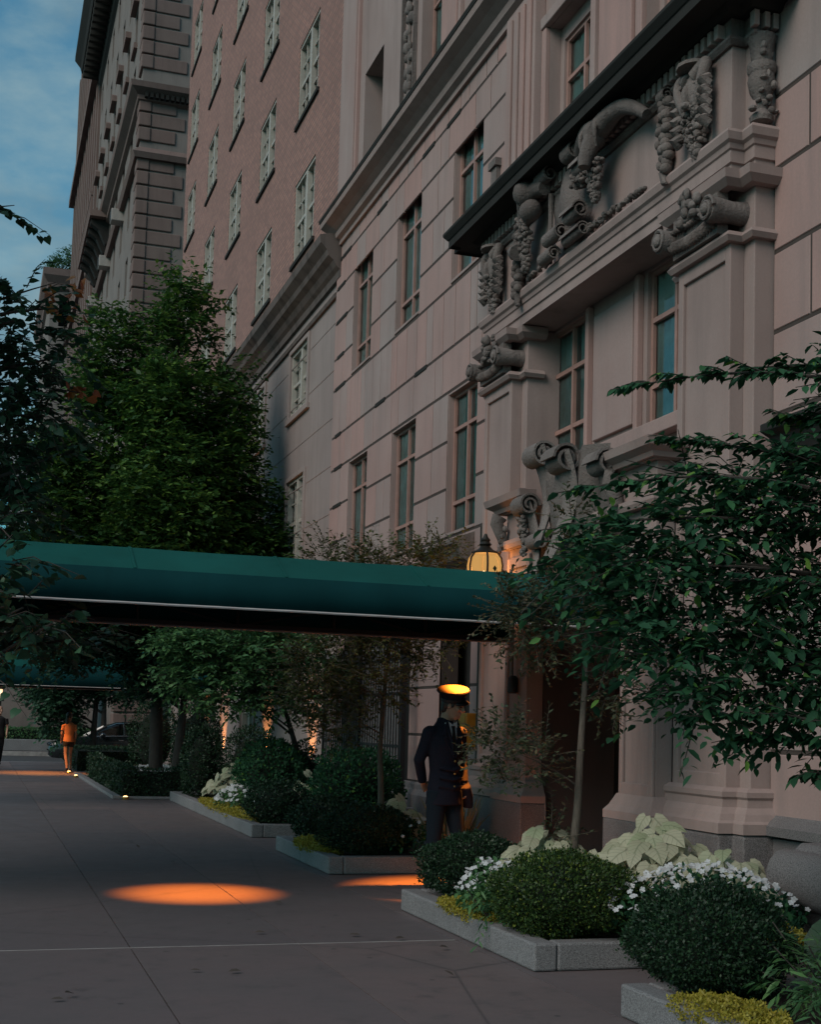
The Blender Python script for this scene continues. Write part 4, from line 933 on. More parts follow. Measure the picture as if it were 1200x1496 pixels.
def doorman():
    P=thing('person','doorman in dark navy suit, tie and peaked cap standing lit orange by the doorway','person',(4.30,12.2,0),R(20.6))
    hT=Matrix.Translation((.015,-.045,1.655))@Matrix.Rotation(R(36),4,'Z')@Matrix.Rotation(R(13),4,'X')
    mb=MB(); head_shapes(mb,hT)
    mb.loft([(0,.02,1.53),(0,.005,1.60),(.008,-.02,1.68),(.012,-.03,1.73)],[.075,.062,.058,.055],None,12)
    mb.loft([(0,.01,.95),(0,.01,1.1),(0,.01,1.3),(0,.01,1.45),(0,.02,1.55)],[.135,.125,.15,.165,.09],[.09,.085,.10,.095,.06],14,up=(1,0,0))
    for s in (-1,1):
        mb.loft([(s*.085,.0,.95),(s*.11,-.01,.52),(s*.12,.01,.10)],[.06,.05,.036],None,10)
        mb.loft([(s*.12,.0,.07),(s*.13,-.14,.035)],[.04,.035],[.04,.025],8)
    RA=[(-.17,.02,1.50),(-.245,.09,1.22),(-.12,.18,1.0)]; LA=[(.175,.0,1.50),(.25,.05,1.22),(.22,-.04,.99)]
    for A in (RA,LA): mb.loft(A,[.05,.042,.030],None,10)
    hand_shapes(mb,RA[2],(.10,.03,-.10),(0,.5,.2),None,.7,1); hand_shapes(mb,LA[2],(.0,-.02,-.12),(-1,0,0),None,.6,-1)
    b=mb.fused('body',SKIN,P,.007,2)
    for s in (-1,1):
        q=MB(); q.ell((s*.029,-.092,.104),(.012,.008,.0065),8,6,T=hT); q.build('eye',EYE,P,smooth=True)
    q=MB(); q.loft([(0,.03,.06),(0,.028,.10),(0,.018,.15),(0,.012,.19)],[.068,.079,.082,.078],[.082,.09,.098,.098],18,up=(1,0,0),T=hT); q.ell((0,.06,.05),(.06,.05,.05),10,8,T=hT); 
    for s in (-1,1): q.ell((s*.074,-.018,.11),(.008,.02,.03),8,6,T=hT)
    q.fused('hair',HAIR,P,.008,1)
    # jacket
    mb=MB(); sec=[(.80,.195,.150,.0),(.90,.185,.14,.0),(1.0,.172,.128,.0),(1.12,.162,.12,.0),(1.24,.176,.126,.0),(1.36,.195,.130,.0),(1.45,.198,.120,.01),(1.515,.168,.10,.015),(1.56,.112,.09,.018),(1.60,.080,.078,.016),(1.635,.070,.070,.018)]
    mb.loft([(0,y,z) for z,a,b2,y in sec],[q[1] for q in sec],[q[2] for q in sec],24,up=(1,0,0))
    for A in (RA,LA):
        w=Vector(A[1]).lerp(Vector(A[2]),.93)
        mb.loft([Vector(A[0])+Vector((0,0,.0)),Vector(A[0]).lerp(Vector(A[1]),.5),A[1],Vector(A[1]).lerp(Vector(A[2]),.5),w],[.078,.064,.056,.051,.045],None,12)
        mb.ell(A[0],(.078,.075,.055),10,8)
    mb.loft([(.20,-.04,1.0),(.25,.0,.90),(.285,.03,.80)],[.06,.07,.06],[.10,.12,.13],12)      # flared skirt over the hand in the pocket
    for zz,aa in ((1.15,.3),(1.06,-.5),(.98,.9)): mb.loft([(-.16,-.10,zz),(0,-.145,zz-.02),(.16,-.10,zz+.01)],[.012,.014,.012],None,6)
    mb.fused('jacket',NAVY,P,.011,4)
    yf=lambda x,z:-( .127 if z<1.4 else .127-(z-1.4)*.22)*math.sqrt(max(0,1-(x/.2)**2))
    def patch(poly,off,name,m,th=.006):
        q=MB(); n=len(poly); V=[(x,yf(x,z)-off,z) for x,z in poly]+[(x,yf(x,z)-off+th,z) for x,z in poly]
        q.add(V,[tuple(range(n)),tuple(range(n,2*n))[::-1]]+[(i,n+i,n+(i+1)%n,(i+1)%n) for i in range(n)]); return q.build(name,m,P)
    q=MB(); V=[];F=[]
    patch([(-.055,1.585),(0,1.55),(.055,1.585),(.045,1.45),(.0,1.28),(-.045,1.45)],.012,'shirt',WHITE,.05)
    q=MB(); q.lathe([(.066,0),(.062,.02),(.060,.035)],(0.004,.008,1.580),18); q.build('shirt_collar',WHITE,P,smooth=True)
    for s in (-1,1): patch([(s*.004,1.565),(s*.058,1.60),(s*.052,1.535)],.022,'shirt_collar',WHITE)
    patch([(-.02,1.555),(.02,1.555),(.014,1.515),(.032,1.33),(0,1.28),(-.032,1.33),(-.014,1.515)],.024,'tie',BLACK,.012)
    for s in (-1,1): patch([(s*.058,1.605),(s*.085,1.57),(s*.125,1.47),(s*.095,1.455),(s*.115,1.43),(s*.012,1.25),(s*.03,1.42)],.026,'lapel',NAVY,.014)
    for z in (1.22,1.10,.98):
        q=MB(); q.ell((.012,yf(.012,z)-.014,z),(.011,.006,.011),10,6); q.build('button',GOLD,P,smooth=True)
    mb=MB(); mb.loft([(0,.0,1.02),(0,0,.93),(0,.0,.86)],[.165,.17,.165],[.12,.125,.12],18,up=(1,0,0))
    mb.loft([(-.09,.0,.93),(-.105,-.005,.70),(-.12,-.01,.50),(-.13,.01,.10)],[.105,.09,.075,.068],None,14); mb.loft([(.09,0,.93),(.115,-.03,.70),(.14,-.05,.50),(.16,-.01,.10)],[.105,.09,.075,.068],None,14)
    mb.fused('trousers',NAVY2,P,.011,3)
    for s,x,y in ((-1,-.13,.0),(1,.16,-.02)):
        q=MB(); q.loft([(x,y+.07,.05),(x,y-.02,.055),(x+.01*s,y-.14,.035),(x+.015*s,y-.2,.028)],[.038,.045,.045,.028],[.05,.05,.032,.02],12,up=(1,0,0)); q.build('shoe',LEATH,P,smooth=True)
    cT=Matrix.Translation(hT@Vector((0,.004,.150)))@Matrix.Rotation(R(18),4,Vector((.764,-.64,0)))@Matrix.Rotation(R(36),4,'Z')@Matrix.Scale(1.07,4)
    q=MB(); q.lathe([(.100,0),(.106,.0),(.108,.045),(.145,.085),(.150,.094),(.145,.1)],(0,.006,0),32,T=cT,cap=False); cp=q.build('cap',NAVY,P,smooth=True,sharp=60)
    q=MB(); q.lathe([(.147,.094),(.143,.104),(.08,.108),(.001,.109)],(0,.006,0),32,T=cT); q.build('cap_crown',CAPTOP,cp,smooth=True,sharp=60)
    q=MB(); q.lathe([(.1085,.006),(.1105,.008),(.1105,.030),(.1085,.032)],(0,.006,0),32,T=cT,cap=False); q.build('cap_band',BLACK,cp,smooth=True)
    q=MB(); V=[];F=[]; n=14
    for i in range(n+1):
        a=-PI/2+ (i/n-.5)*2.2; c0=.105; o=.045*math.cos((i/n-.5)*PI)+.004
        V+=[(c0*math.cos(a),.006+c0*math.sin(a),.008),((c0+o)*math.cos(a),.006+(c0+o)*math.sin(a),-.02)]
    F=[(2*i,2*i+1,2*i+3,2*i+2) for i in range(n)]; q.add(V,F,T=cT); v=q.build('visor',LEATH,cp,smooth=True); v.modifiers.new('s','SOLIDIFY').thickness=.006
    q=MB(); q.ell((0,-.108,.05),(.016,.006,.018),10,6,T=cT); q.build('cap_badge',GOLD,cp,smooth=True)
doorman()
def walker(label,loc,rz,h,top,bottom,skin,long_hair,female,shorts,headyaw):
    P=thing('person',label,'person',loc,R(rz)); k=h/1.80; sc=Matrix.Scale(k,4)
    hT=sc@Matrix.Translation((0,-.02,1.565))@Matrix.Rotation(R(headyaw),4,'Z')
    mb=MB(); head_shapes(mb,hT); w=.9 if female else 1.05
    mb.loft([(0,.01,1.46),(0,0,1.53),(0,-.01,1.62)],[.06,.05,.05],None,10,T=sc)
    mb.loft([(0,0,.92),(0,0,1.08),(0,0,1.25),(0,0,1.38),(0,.01,1.47)],[.165*w,.13*w,.16*w,.175*w,.08],[.11,.095,.11,.1,.06],14,up=(1,0,0),T=sc)
    legs={-1:[(-.09,0,.95),(-.10,-.10,.52),(-.09,-.02,.09)],1:[(.09,0,.95),(.095,.06,.52),(.09,.22,.13)]}
    for s,l in legs.items():
        mb.loft(l,[.085*w,.052,.036],None,10,T=sc); a=Vector(l[2]); mb.loft([a+Vector((0,.03,-.03)),a+Vector((0,-.12,-.06))],[.038,.03],[.035,.022],8,T=sc)
    arms={-1:[(-.18*w,0,1.41),(-.225*w,.05,1.14),(-.215*w,-.03,.91)],1:[(.18*w,0,1.41),(.235*w,-.03,1.14),(.20*w,-.14,.95)]}
    for s,a in arms.items():
        mb.loft(a,[.044*w,.036,.026],None,9,T=sc); hand_shapes(mb,a[2],(0,-.03,-.1),(-s,0,0),sc,.5,-s)
    mb.fused('body',skin,P,.009,2)
    mb=MB(); mb.loft([(0,0,.90),(0,0,1.0),(0,0,1.12),(0,0,1.3),(0,0,1.42),(0,.01,1.485)],[.19*w,.18*w,.165*w,.185*w,.19*w,.085],[.135,.128,.118,.128,.115,.07],18,up=(1,0,0),T=sc)
    for s,a in arms.items():
        m=Vector(a[0]).lerp(Vector(a[1]),.62); mb.loft([a[0],m],[.07*w,.062*w],None,12,T=sc)
    mb.fused('shirt',top,P,.012,2)
    mb=MB(); mb.loft([(0,0,.99),(0,0,.90),(0,0,.84)],[.17*w,.185*w,.175*w],[.122,.13,.125],16,up=(1,0,0),T=sc)
    for s,l in legs.items():
        a,b,c=map(Vector,l)
        if shorts: mb.loft([a-Vector((0,0,.03)),a.lerp(b,.42)],[.098*w,.092*w],None,12,T=sc)
        else: mb.loft([a-Vector((0,0,.03)),b,c],[.1*w,.072,.058],None,12,T=sc)
    mb.fused('shorts' if shorts else 'trousers',bottom,P,.012,2)
    mb=MB(); mb.loft([(0,.03,.05),(0,.028,.10),(0,.018,.17),(0,.01,.235)],[.07,.082,.083,.03],[.085,.092,.10,.04],16,up=(1,0,0),T=hT)
    if long_hair: mb.loft([(0,.075,.15),(.0,.115,.06),(.01,.12,-.1),(.02,.10,-.26),(.03,.09,-.38)],[.05,.045,.05,.045,.012],[.03,.035,.03,.025,.01],10,up=(1,0,0),T=hT)
    mb.fused('hair',HAIR,P,.009,1)
    for s,l in legs.items():
        a=Vector(l[2]); mb=MB(); mb.loft([a+Vector((0,.05,-.035)),a+Vector((0,-.05,-.045)),a+Vector((0,-.15,-.068))],[.04,.045,.03],[.048,.035,.02],10,T=sc,up=(1,0,0)); mb.build('shoe',SHOE,P,smooth=True)
walker('woman with dark ponytail in orange T-shirt and black shorts walking away down the pavement',(2.42,38.1,0),195,1.66,ORSH,SHORTS,SKIN2,True,True,True,-50)
walker('man in dark T-shirt and trousers walking nearer along the left edge of the pavement',(.62,42.0,0),8,1.8,TEE,SHORTS,SKIN,False,False,False,20)
# ------------------------------------------------------------------ planters
def planter(label,x0,x1,y0,y1,h=.18,group=None):
    p=thing('granite_planter',label,'planter',((x0+x1)/2,(y0+y1)/2,0)); ox,oy=(x0+x1)/2,(y0+y1)/2; w=.16
    mb=MB(); 
    def run(ax,a,b,c0,c1):
        n=max(1,round((b-a)/1.3))
        for i in range(n):
            s,e=a+(b-a)*i/n+(.003 if i else 0),a+(b-a)*(i+1)/n-(.003 if i<n-1 else 0)
            if ax=='y': mb.box(c0-ox,c1-ox,s-oy,e-oy,.003,h)
            else: mb.box(s-ox,e-ox,c0-oy,c1-oy,.003,h)
    run('y',y0,y1,x0,x0+w); run('x',x0+w+.004,x1,y0,y0+w); run('x',x0+w+.004,x1,y1-w,y1); run('y',y0+w+.004,y1-w-.004,x1-w,x1)
    mb.build('granite_kerb',GRANITE,p,bevel=.014)
    mb=MB(); n=16; V=[];F=[]
    for i in range(n+1):
        for j in range(n+1): V.append((x0+w+(x1-x0-2*w)*i/n-ox,y0+w+(y1-y0-2*w)*j/n-oy,h-.05+random.uniform(-.012,.02)))
    F=[(i*(n+1)+j,(i+1)*(n+1)+j,(i+1)*(n+1)+j+1,i*(n+1)+j+1) for i in range(n) for j in range(n)]
    mb.add(V,F); mb.build('soil',SOIL,p); return p
planter('low granite planter nearest the camera, cut by the right edge',3.41,5.3,2.2,6.70)
planter('low granite planter with the round yellow-tipped boxwood at its corner, right of the walkway',3.46,5.38,8.0,10.84)
planter('low granite planter on the far side of the walkway beside the doorman',3.50,5.38,13.44,16.0)
planter('long low granite planter farther along, before the dark clipped hedge',3.54,5.6,17.72,25.7)
# ------------------------------------------------------------------ shrubs
def shrub(label,c,r,n,mat,sz,name='boxwood_shrub',cat='shrub',tips=None,tmpl=LEAF_QD,lump=.10,group=None,square=2.0):
    t=thing(name,label,cat,(c[0],c[1],c[2]-r[2]),0,group); base=np.array([0,0,r[2]])
    u=rdir(n); ph=rng.random(6)*6
    k=1+lump*(np.sin(u[:,0]*5+ph[0])*np.sin(u[:,1]*5+ph[1])+.6*np.sin(u[:,2]*7+ph[2]+u[:,0]*4))
    pn=(np.abs(u)**square).sum(axis=1)**(-1/square); rr=(pn*k*(.80+.24*rng.random(n)**.7+.12*(rng.random(n)<.06)*rng.random(n)))[:,None]
    P=base+u*rr*np.array(r); keep=P[:,2]>-.02; P=P[keep]; u2=u[keep]
    D=u2*.7+rng.normal(size=P.shape)*.6+np.array([0,0,.35]); N=u2+rng.normal(size=P.shape)*.5
    leaves('foliage',mat,t,P,D,N,sz*(.7+.6*rng.random(len(P))),tmpl)
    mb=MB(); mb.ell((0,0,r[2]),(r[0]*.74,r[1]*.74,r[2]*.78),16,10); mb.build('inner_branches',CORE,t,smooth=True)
    return t
shrub('large dark round yew shrub nearest the camera between two planters',(3.92,6.62,.40),(.42,.43,.30),28000,L_YEW,.023,'yew_shrub')
shrub('round boxwood shrub with yellow-green tips on the planter corner',(3.90,8.5,.42),(.50,.47,.29),26000,L_BOX,.024)
shrub('dark boxwood shrub at the walkway end of the planter, in front of the doorman',(3.95,10.40,.42),(.44,.38,.25),15000,L_YEW,.026,'boxwood_shrub')
shrub('dark shrub on the planter corner left of the doorman\'s legs',(4.05,13.95,.42),(.52,.42,.25),13000,L_YEW,.028)
shrub('dark spreading shrub at the far end of the doorman\'s side planter',(4.05,15.6,.40),(.47,.45,.27),6000,L_YEW,.04)
shrub('dark round shrub at the near end of the long planter',(4.0,18.2,.43),(.46,.48,.30),6000,L_YEW,.04)
shrub('glossy taller shrub behind the white caladiums of the long planter',(4.35,20.4,.75),(.52,.6,.52),5500,L_DARK,.06)
shrub('dark bushy shrub against the railing behind the fine-twigged tree',(4.85,17.3,.72),(.62,.55,.50),6500,L_DARK,.055)
shrub('dark clipped column of yew behind the long planter, left one',(3.98,24.7,.72),(.36,.36,.70),5000,L_YEW,.05,'yew_column',square=3)
shrub('dark clipped column of yew near the wall lights, right one',(4.75,24.2,.72),(.42,.4,.66),5000,L_YEW,.05,'yew_column',square=3)
shrub('small dark clipped shrub by the wall lights between tree trunk and wall',(5.1,21.8,.7),(.36,.36,.5),3500,L_YEW,.05)
shrub('dark shrub in the gap before the clipped hedge',(4.2,26.6,.45),(.45,.4,.42),3500,L_YEW,.05)
shrub('tall rounded evergreen against the brick building wall',(4.9,31.5,1.0),(.55,.6,.85),5000,L_YEW,.06,square=3)
shrub('tall rounded evergreen beside the far canopy',(4.3,34.4,1.0),(.6,.6,.9),4500,L_YEW,.06,square=3)
# clipped hedge round the flower bed
def hedge(label,segs,h,mat,n,sz,name='clipped_hedge'):
    t=thing(name,label,'hedge',(segs[0][0],segs[0][2],0)); ox,oy=segs[0][0],segs[0][2]
    P=[];U=[]
    A=[(x1-x0)*(y1-y0)+h*((x1-x0)+(y1-y0))*2 for x0,x1,y0,y1 in segs]
    core=MB()
    for (x0,x1,y0,y1),a in zip(segs,A):
        m=int(n*a/sum(A)); q=rng.random((m,3)); f=rng.integers(0,5,m); ar=np.array([(y1-y0)*h,(y1-y0)*h,(x1-x0)*h,(x1-x0)*h,(x1-x0)*(y1-y0)]); f=rng.choice(5,m,p=ar/ar.sum())
        p=np.stack([x0+(x1-x0)*q[:,0],y0+(y1-y0)*q[:,1],h*q[:,2]],1); u=np.zeros((m,3))
        for k,(ax,v,sg) in enumerate(((0,x0,-1),(0,x1,1),(1,y0,-1),(1,y1,1),(2,h,1))):
            s=f==k; p[s,ax]=v+sg*(rng.random(s.sum())-.6)*.05+.015*np.sin(p[s,(ax+1)%3]*7); u[s,ax]=sg
        P.append(p);U.append(u); core.box(x0+.04-ox,x1-.04-ox,y0+.04-oy,y1-.04-oy,.0,h-.04)
    P=np.concatenate(P)-np.array([ox,oy,0]);U=np.concatenate(U)
    leaves('foliage',mat,t,P,U*.6+rng.normal(size=P.shape)*.6+np.array([0,0,.3]),U+rng.normal(size=P.shape)*.5,sz*(.7+.6*rng.random(len(P))))
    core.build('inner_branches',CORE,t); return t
hedge('low dark clipped hedge boxing in the bed of white flowers',[(2.68,2.98,26.25,33.6),(2.98,4.6,26.25,26.55)],.56,L_YEW,14000,.05)
hedge('low dark clipped hedge of the farther flower bed beside the woman',[(2.72,3.0,34.0,35.2),(2.72,5.0,39.2,44.0)],.6,L_YEW,6000,.06)
hedge('green-topped hedge on a low wall across the side street',[(1.2,9.0,60.0,60.9)],.95,L_MID,9000,.09)
mb=MB(); mb.box(.4,9.4,59.7,61.0,0,.5); tag(mb.build('garden_wall',GRANITE,bevel=.03),'low grey stone garden wall under the hedge across the side street','wall')
mb=MB(); mb.box(2.50,2.655,26.0,36.6,.003,.07); mb.box(2.655,4.6,26.0,26.2,.003,.05); tag(mb.build('bed_kerb',GRANITE,bevel=.01),'low pale kerb along the foot of the clipped hedge','kerb')
mb=MB(); mb.box(3.0,5.9,26.6,36.5,.003,.30); tag(mb.build('flower_bed_soil',SOIL),kind='structure')
# ------------------------------------------------------------------ flowers, caladiums, ground cover
PETAL=(np.array([(0,0,0),(.3,.35,.05),(.3,-.35,.05),(.9,.38,.1),(.9,-.38,.1),(1.05,0,.06)]),[(0,2,4,5,3,1)])
def flowers(label,c,r,nf,nl,zb,lmat=L_MID,name='white_impatiens',size=.021):
    t=thing(name,label,'flowers',(c[0],c[1],zb))
    q=rng.random((nl,2))*2-1; P=np.stack([q[:,0]*r[0],q[:,1]*r[1],r[2]*(1-.6*(q**2).sum(1))*(.4+.6*rng.random(nl))],1); P=P[(q**2).sum(1)<1]
    leaves('foliage',lmat,t,P,rng.normal(size=P.shape)+np.array([0,0,.2]),np.array([0,0,1.])+rng.normal(size=P.shape)*.4,.06*(.7+.6*rng.random(len(P))),LEAF_OV)
    q=rng.random((nf,2))*2-1; q=q[(q**2).sum(1)<1]; m=len(q); C=np.stack([q[:,0]*r[0],q[:,1]*r[1],r[2]*(1.02-.55*(q**2).sum(1))+rng.normal(size=m)*.012],1)
    nv=nrm(np.array([-.35,-.5,.8])+rng.normal(size=(m,3))*.35); a=nrm(np.cross(nv,rdir(m))); b=np.cross(nv,a)
    Ps=[];Ds=[];Ns=[]
    for k in range(5):
        th=2*PI*k/5; Ps.append(C); Ds.append(a*math.cos(th)+b*math.sin(th)); Ns.append(nv)
    leaves('blossoms',L_WHITE,t,np.concatenate(Ps),np.concatenate(Ds),np.concatenate(Ns),np.full(5*m,size),PETAL)
    return t
flowers('white impatiens in flower between the yellow-tipped boxwood and the dark yew',(4.72,8.1),(.75,.55,.52),330,1900,.14,L_DARK)
flowers('white impatiens in flower left of the yellow-tipped boxwood',(3.72,9.35),(.28,.42,.44),120,900,.14,L_MID)
flowers('white impatiens in flower beside the doorman\'s legs',(4.55,13.8),(.4,.35,.42),45,500,.14,L_DARK)
flowers('white impatiens spilling over the kerb of the long planter',(3.95,20.6),(.40,.9,.42),240,1200,.14,L_MID,size=.03)
flowers('bed of white flowers inside the clipped hedge',(3.8,28.8),(.85,2.3,.22),900,2600,.30,L_MID,size=.035)
def caladium(label,c,n,r,h,sz,zb):
    t=thing('caladium',label,'plant',(c[0],c[1],zb)); st=MB(); P=[];D=[];N=[]
    for i in range(n):
        a=2*PI*i*.382+random.uniform(-.3,.3); k=math.sqrt((i+.5)/n); hh=h*(1.0-.55*k)*random.uniform(.7,1.12); p=Vector((r*k*math.cos(a),r*k*math.sin(a),hh))
        st.loft([(p.x*.25,p.y*.25,0),(p.x*.6,p.y*.6,hh*.65),tuple(p)],[.006,.005,.004],None,5)
        d=Vector((math.cos(a)*.7+random.gauss(0,.3)-.25,math.sin(a)*.6+random.gauss(0,.3)-.45,-.45-.4*k+random.gauss(0,.25))); P.append(p-d.normalized()*sz*.35); D.append(d); N.append(Vector((math.cos(a)*.3-.3+random.gauss(0,.25),math.sin(a)*.3-.75+random.gauss(0,.25),.85)))
    leaves('leaves',L_CALA,t,np.array(P),np.array(D),np.array(N),sz*(.75+.45*rng.random(n)),LEAF_HT,uv=True); st.build('stems',simple('leaf_stem_%d'%n,(.10,.08,.05),.7),t)
    return t
caladium('big pale caladium clump right of the thin tree trunk, largest leaves in front',(4.9,9.1),120,.56,.74,.175,.14)
caladium('pale caladium clump at the foot of the thin tree trunk',(4.25,9.6),60,.42,.66,.16,.14)
caladium('pale caladium clump by the granite plinth, right end',(5.2,8.5),60,.38,.60,.155,.14)
caladium('pale caladium clump left of the doorman beside the granite kerb',(4.55,14.5),60,.52,.55,.18,.14)
caladium('small white caladium clump among the dark shrubs of the long planter',(4.5,18.75),30,.32,.66,.16,.14)
caladium('creamy caladium clump above the white impatiens of the long planter',(3.95,21.6),60,.42,.66,.16,.14)
def sprawl(name,label,c,r,n,mat,sz,h,zb,kind='stuff',cat='ground cover'):
    q=rng.random((n,2))*2-1; q=q[(np.abs(q)**2.5).sum(1)<1]; m=len(q); edge=1-.5*(q**2).sum(1)
    P=np.stack([q[:,0]*r[0],q[:,1]*r[1],h*edge*rng.random(m)+.015*np.sin(q[:,0]*9)*np.sin(q[:,1]*11)],1)
    o=leaves(name,mat,None,P,rng.normal(size=(m,3))+np.array([0,0,.8]),np.array([-.3,-.5,1])+rng.normal(size=(m,3))*.6,sz*(.7+.6*rng.random(m)),LEAF_QD,loc=(c[0],c[1],zb))
    return tag(o,label,cat,None,kind)
sprawl('golden_sedum','golden sedum spilling over the kerb at the walkway end of the planter',(3.62,9.5),(.19,.62),9000,L_SEDUM,.022,.10,.15)
sprawl('golden_sedum','yellow-green sedum on the kerb of the doorman\'s side planter',(3.66,14.55),(.2,.7),6000,L_SEDUM,.026,.14,.15)
sprawl('golden_sedum','golden sedum along the kerb of the long planter',(3.72,20.6),(.2,2.3),7000,L_SEDUM,.035,.13,.15)
sprawl('golden_sedum','golden sedum on the planter nearest the camera',(3.62,5.95),(.24,.4),6000,L_SEDUM,.02,.09,.14)
sprawl('golden_sedum','small patch of golden sedum at the far right by the granite block',(5.0,7.55),(.18,.16),2200,L_SEDUM,.022,.10,.22)
def blades(name,label,c,n,h,mat,spread,cat,w=.012,zb=.14,tm=None):
    a=rng.random(n)*2*PI; k=rng.random(n); P=np.stack([.10*k*np.cos(a),.10*k*np.sin(a),rng.random(n)*.1],1)
    D=np.stack([np.cos(a)*spread*k,np.sin(a)*spread*k,np.ones(n)],1); N=np.stack([np.cos(a),np.sin(a),np.zeros(n)],1)+rng.normal(size=(n,3))*.4
    T=(np.array([(0,0,0),(.35,.02,.0),(.35,-.02,0),(.7,.014,.06),(.7,-.014,.06),(1,0,.16)])*np.array([1,1,-1]),[(0,2,1),(1,2,4,3),(3,4,5)]) if tm is None else tm
    return tag(leaves(name,mat,None,P,D,N,h*(.6+.5*rng.random(n)),T,loc=(c[0],c[1],zb)),label,cat)
blades('feather_grass','pale feathery grass tuft behind the doorman\'s knees',(4.95,13.75),260,.62,L_GRASS,.8,'grass tuft')
WIL=(np.array([(0,0,0),(.4,.10,.03),(.4,-.10,.03),(.75,.07,-.03),(.75,-.07,-.03),(1,0,-.12)]),[(0,2,1),(1,2,4,3),(3,4,5)])
def leafy(label,c,r,n,mat,sz,zb,name='leafy_perennial'):
    t=thing(name,label,'plant',(c[0],c[1],zb)); P,D,N,s,e=sprays([(0,0,r[2]*.5)],[(r[0],r[1],r[2]*.55)],n,9,.16,1.0,.3,1.0,.2)
    leaves('leaves',mat,t,P,D,N,sz*(.7+.6*rng.random(len(P))),WIL); mb=MB()
    for i in range(0,n,6): mb.tube([(s[i,0]*.3,s[i,1]*.3,0),tuple(e[i])],.004,4)
    mb.build('stems',BARK,t); return t
leafy('leafy green perennial with pointed leaves at the lower right corner',(4.25,5.75),(.42,.5,.36),170,L_MID,.085,.14)
leafy('leafy green perennial left of the yellow-tipped boxwood',(3.62,9.0),(.2,.3,.3),70,L_MID,.08,.14)
cal=caladium('dark-green veined caladium at the right edge by the granite block',(4.92,6.75),7,.22,.50,.22,.14)
for ch in cal.children:
    if ch.name.startswith('leaves'): ch.data.materials[0]=leaf_mat('green_caladium',[(0,(.06,.12,.08)),(1,(.10,.18,.11))],.3,.5,True)

# ------------------------------------------------------------------ trees
def tree(name,label,base,trunk,clusters,n_twig,per,tl,lmat,lsz,bark,tmpl=LEAF_QD,flat=.5,droop=.15,tr=.09,limb_r=.03,twig_r=.004,twigs=True,group=None,shell=.35,every=1,cat='tree',outward=1.0):
    """trunk: polyline (local); clusters: [(centre, radii)] local; limbs run from the trunk into each cluster"""
    t=thing(name,label,cat,base,0,group); mb=MB(); k=len(trunk)
    if trunk: mb.loft(trunk,[tr*(1.18 if i==0 else 1-.75*i/(k-1)) for i in range(k)],None,10)
    C=[np.array(c) for c,r in clusters]; Rd=[r for c,r in clusters]; tp=[Vector(p) for p in trunk]
    dense=[tp[i].lerp(tp[i+1],q/6) for i in range(k-1) for q in range(6)]
    for c in C:
        cv=Vector(c); best=min(dense,key=lambda p:abs(p.z-(cv.z-.45*math.hypot(cv.x-p.x,cv.y-p.y)))+.001*p.z); limb(mb,best,cv,limb_r*min(1,.35+.3*(cv-best).length),limb_r*.2,.04,6)
    P,D,N,s,e=sprays(C,Rd,n_twig,per,tl,flat,droop,outward,shell)
    if twigs:
        for i in range(0,n_twig,every):
            mb.loft([tuple(s[i]),tuple((s[i]+e[i])/2+np.array([0,0,.02*tl])),tuple(e[i]-np.array([0,0,droop*tl*.9]))],[twig_r,twig_r*.8,twig_r*.4],None,4,cap=False)
    mb.build('trunk',bark,t,smooth=True)
    leaves('crown',lmat,t,P,D,N,lsz*(.65+.6*rng.random(len(P))),tmpl)
    return t
# conical tree over the canopy (two stems)
cl=[]; r2=random.Random(4)
axis=[(0,0,3.0),(0,.0,10.6)]
for (ax,ay,zt,zb_,rm,nn) in ((0,0,10.75,3.9,1.9,60),(-1.45,.1,9.9,4.0,1.35,44),(1.15,-.2,8.75,4.0,.85,30),(-2.35,-.2,7.2,3.8,1.0,20),(1.9,-.3,6.3,3.8,.7,18),(-.4,-1.2,8.6,4,1.5,30)):
    for i in range(nn):
        q=i/(nn-1); z=zt-(zt-zb_)*q**.9; rad=rm*(.10+.9*q**.7); a=i*2.4+ax; k=math.sqrt(r2.random()); s=r2.uniform(.8,1.25)*(.40+.32*q)
        cl.append(((ax+rad*k*math.cos(a),ay+rad*k*math.sin(a),z+r2.uniform(-.25,.25)),(s,s,s*.7)))
tree('conical_tree','big dense conical green tree rising behind the canopy in front of the brick building',(3.65,28,0),[(-.1,0,.3),(-.15,0,2.5),(-.1,0,5),(-.05,0,8),(0,0,10.3)],cl,16000,8,.40,L_CONE,.14,BARK,LEAF_QD,.5,.1,.13,.035,twigs=False,shell=.25)
tree('street_tree','dark twin-trunked tree standing in the hedged flower bed under the conical tree\'s crown',(3.95,27.6,0),[(-.05,0,.3),(.05,.1,1.4),(.1,.1,2.4),(.15,.2,3.4)],
     [((-.8,-.3,2.9),(.9,.8,.5)),((.3,-.5,3.1),(.8,.7,.5)),((-1.6,0,3.2),(.8,.8,.5)),((1.0,0,3.0),(.7,.7,.5)),((-.5,0,2.3),(.7,.6,.35)),((-2.3,.5,2.8),(.6,.6,.4))],1900,8,.35,L_BIG,.14,BARK,LEAF_QD,.4,.15,.11,.04,every=5)
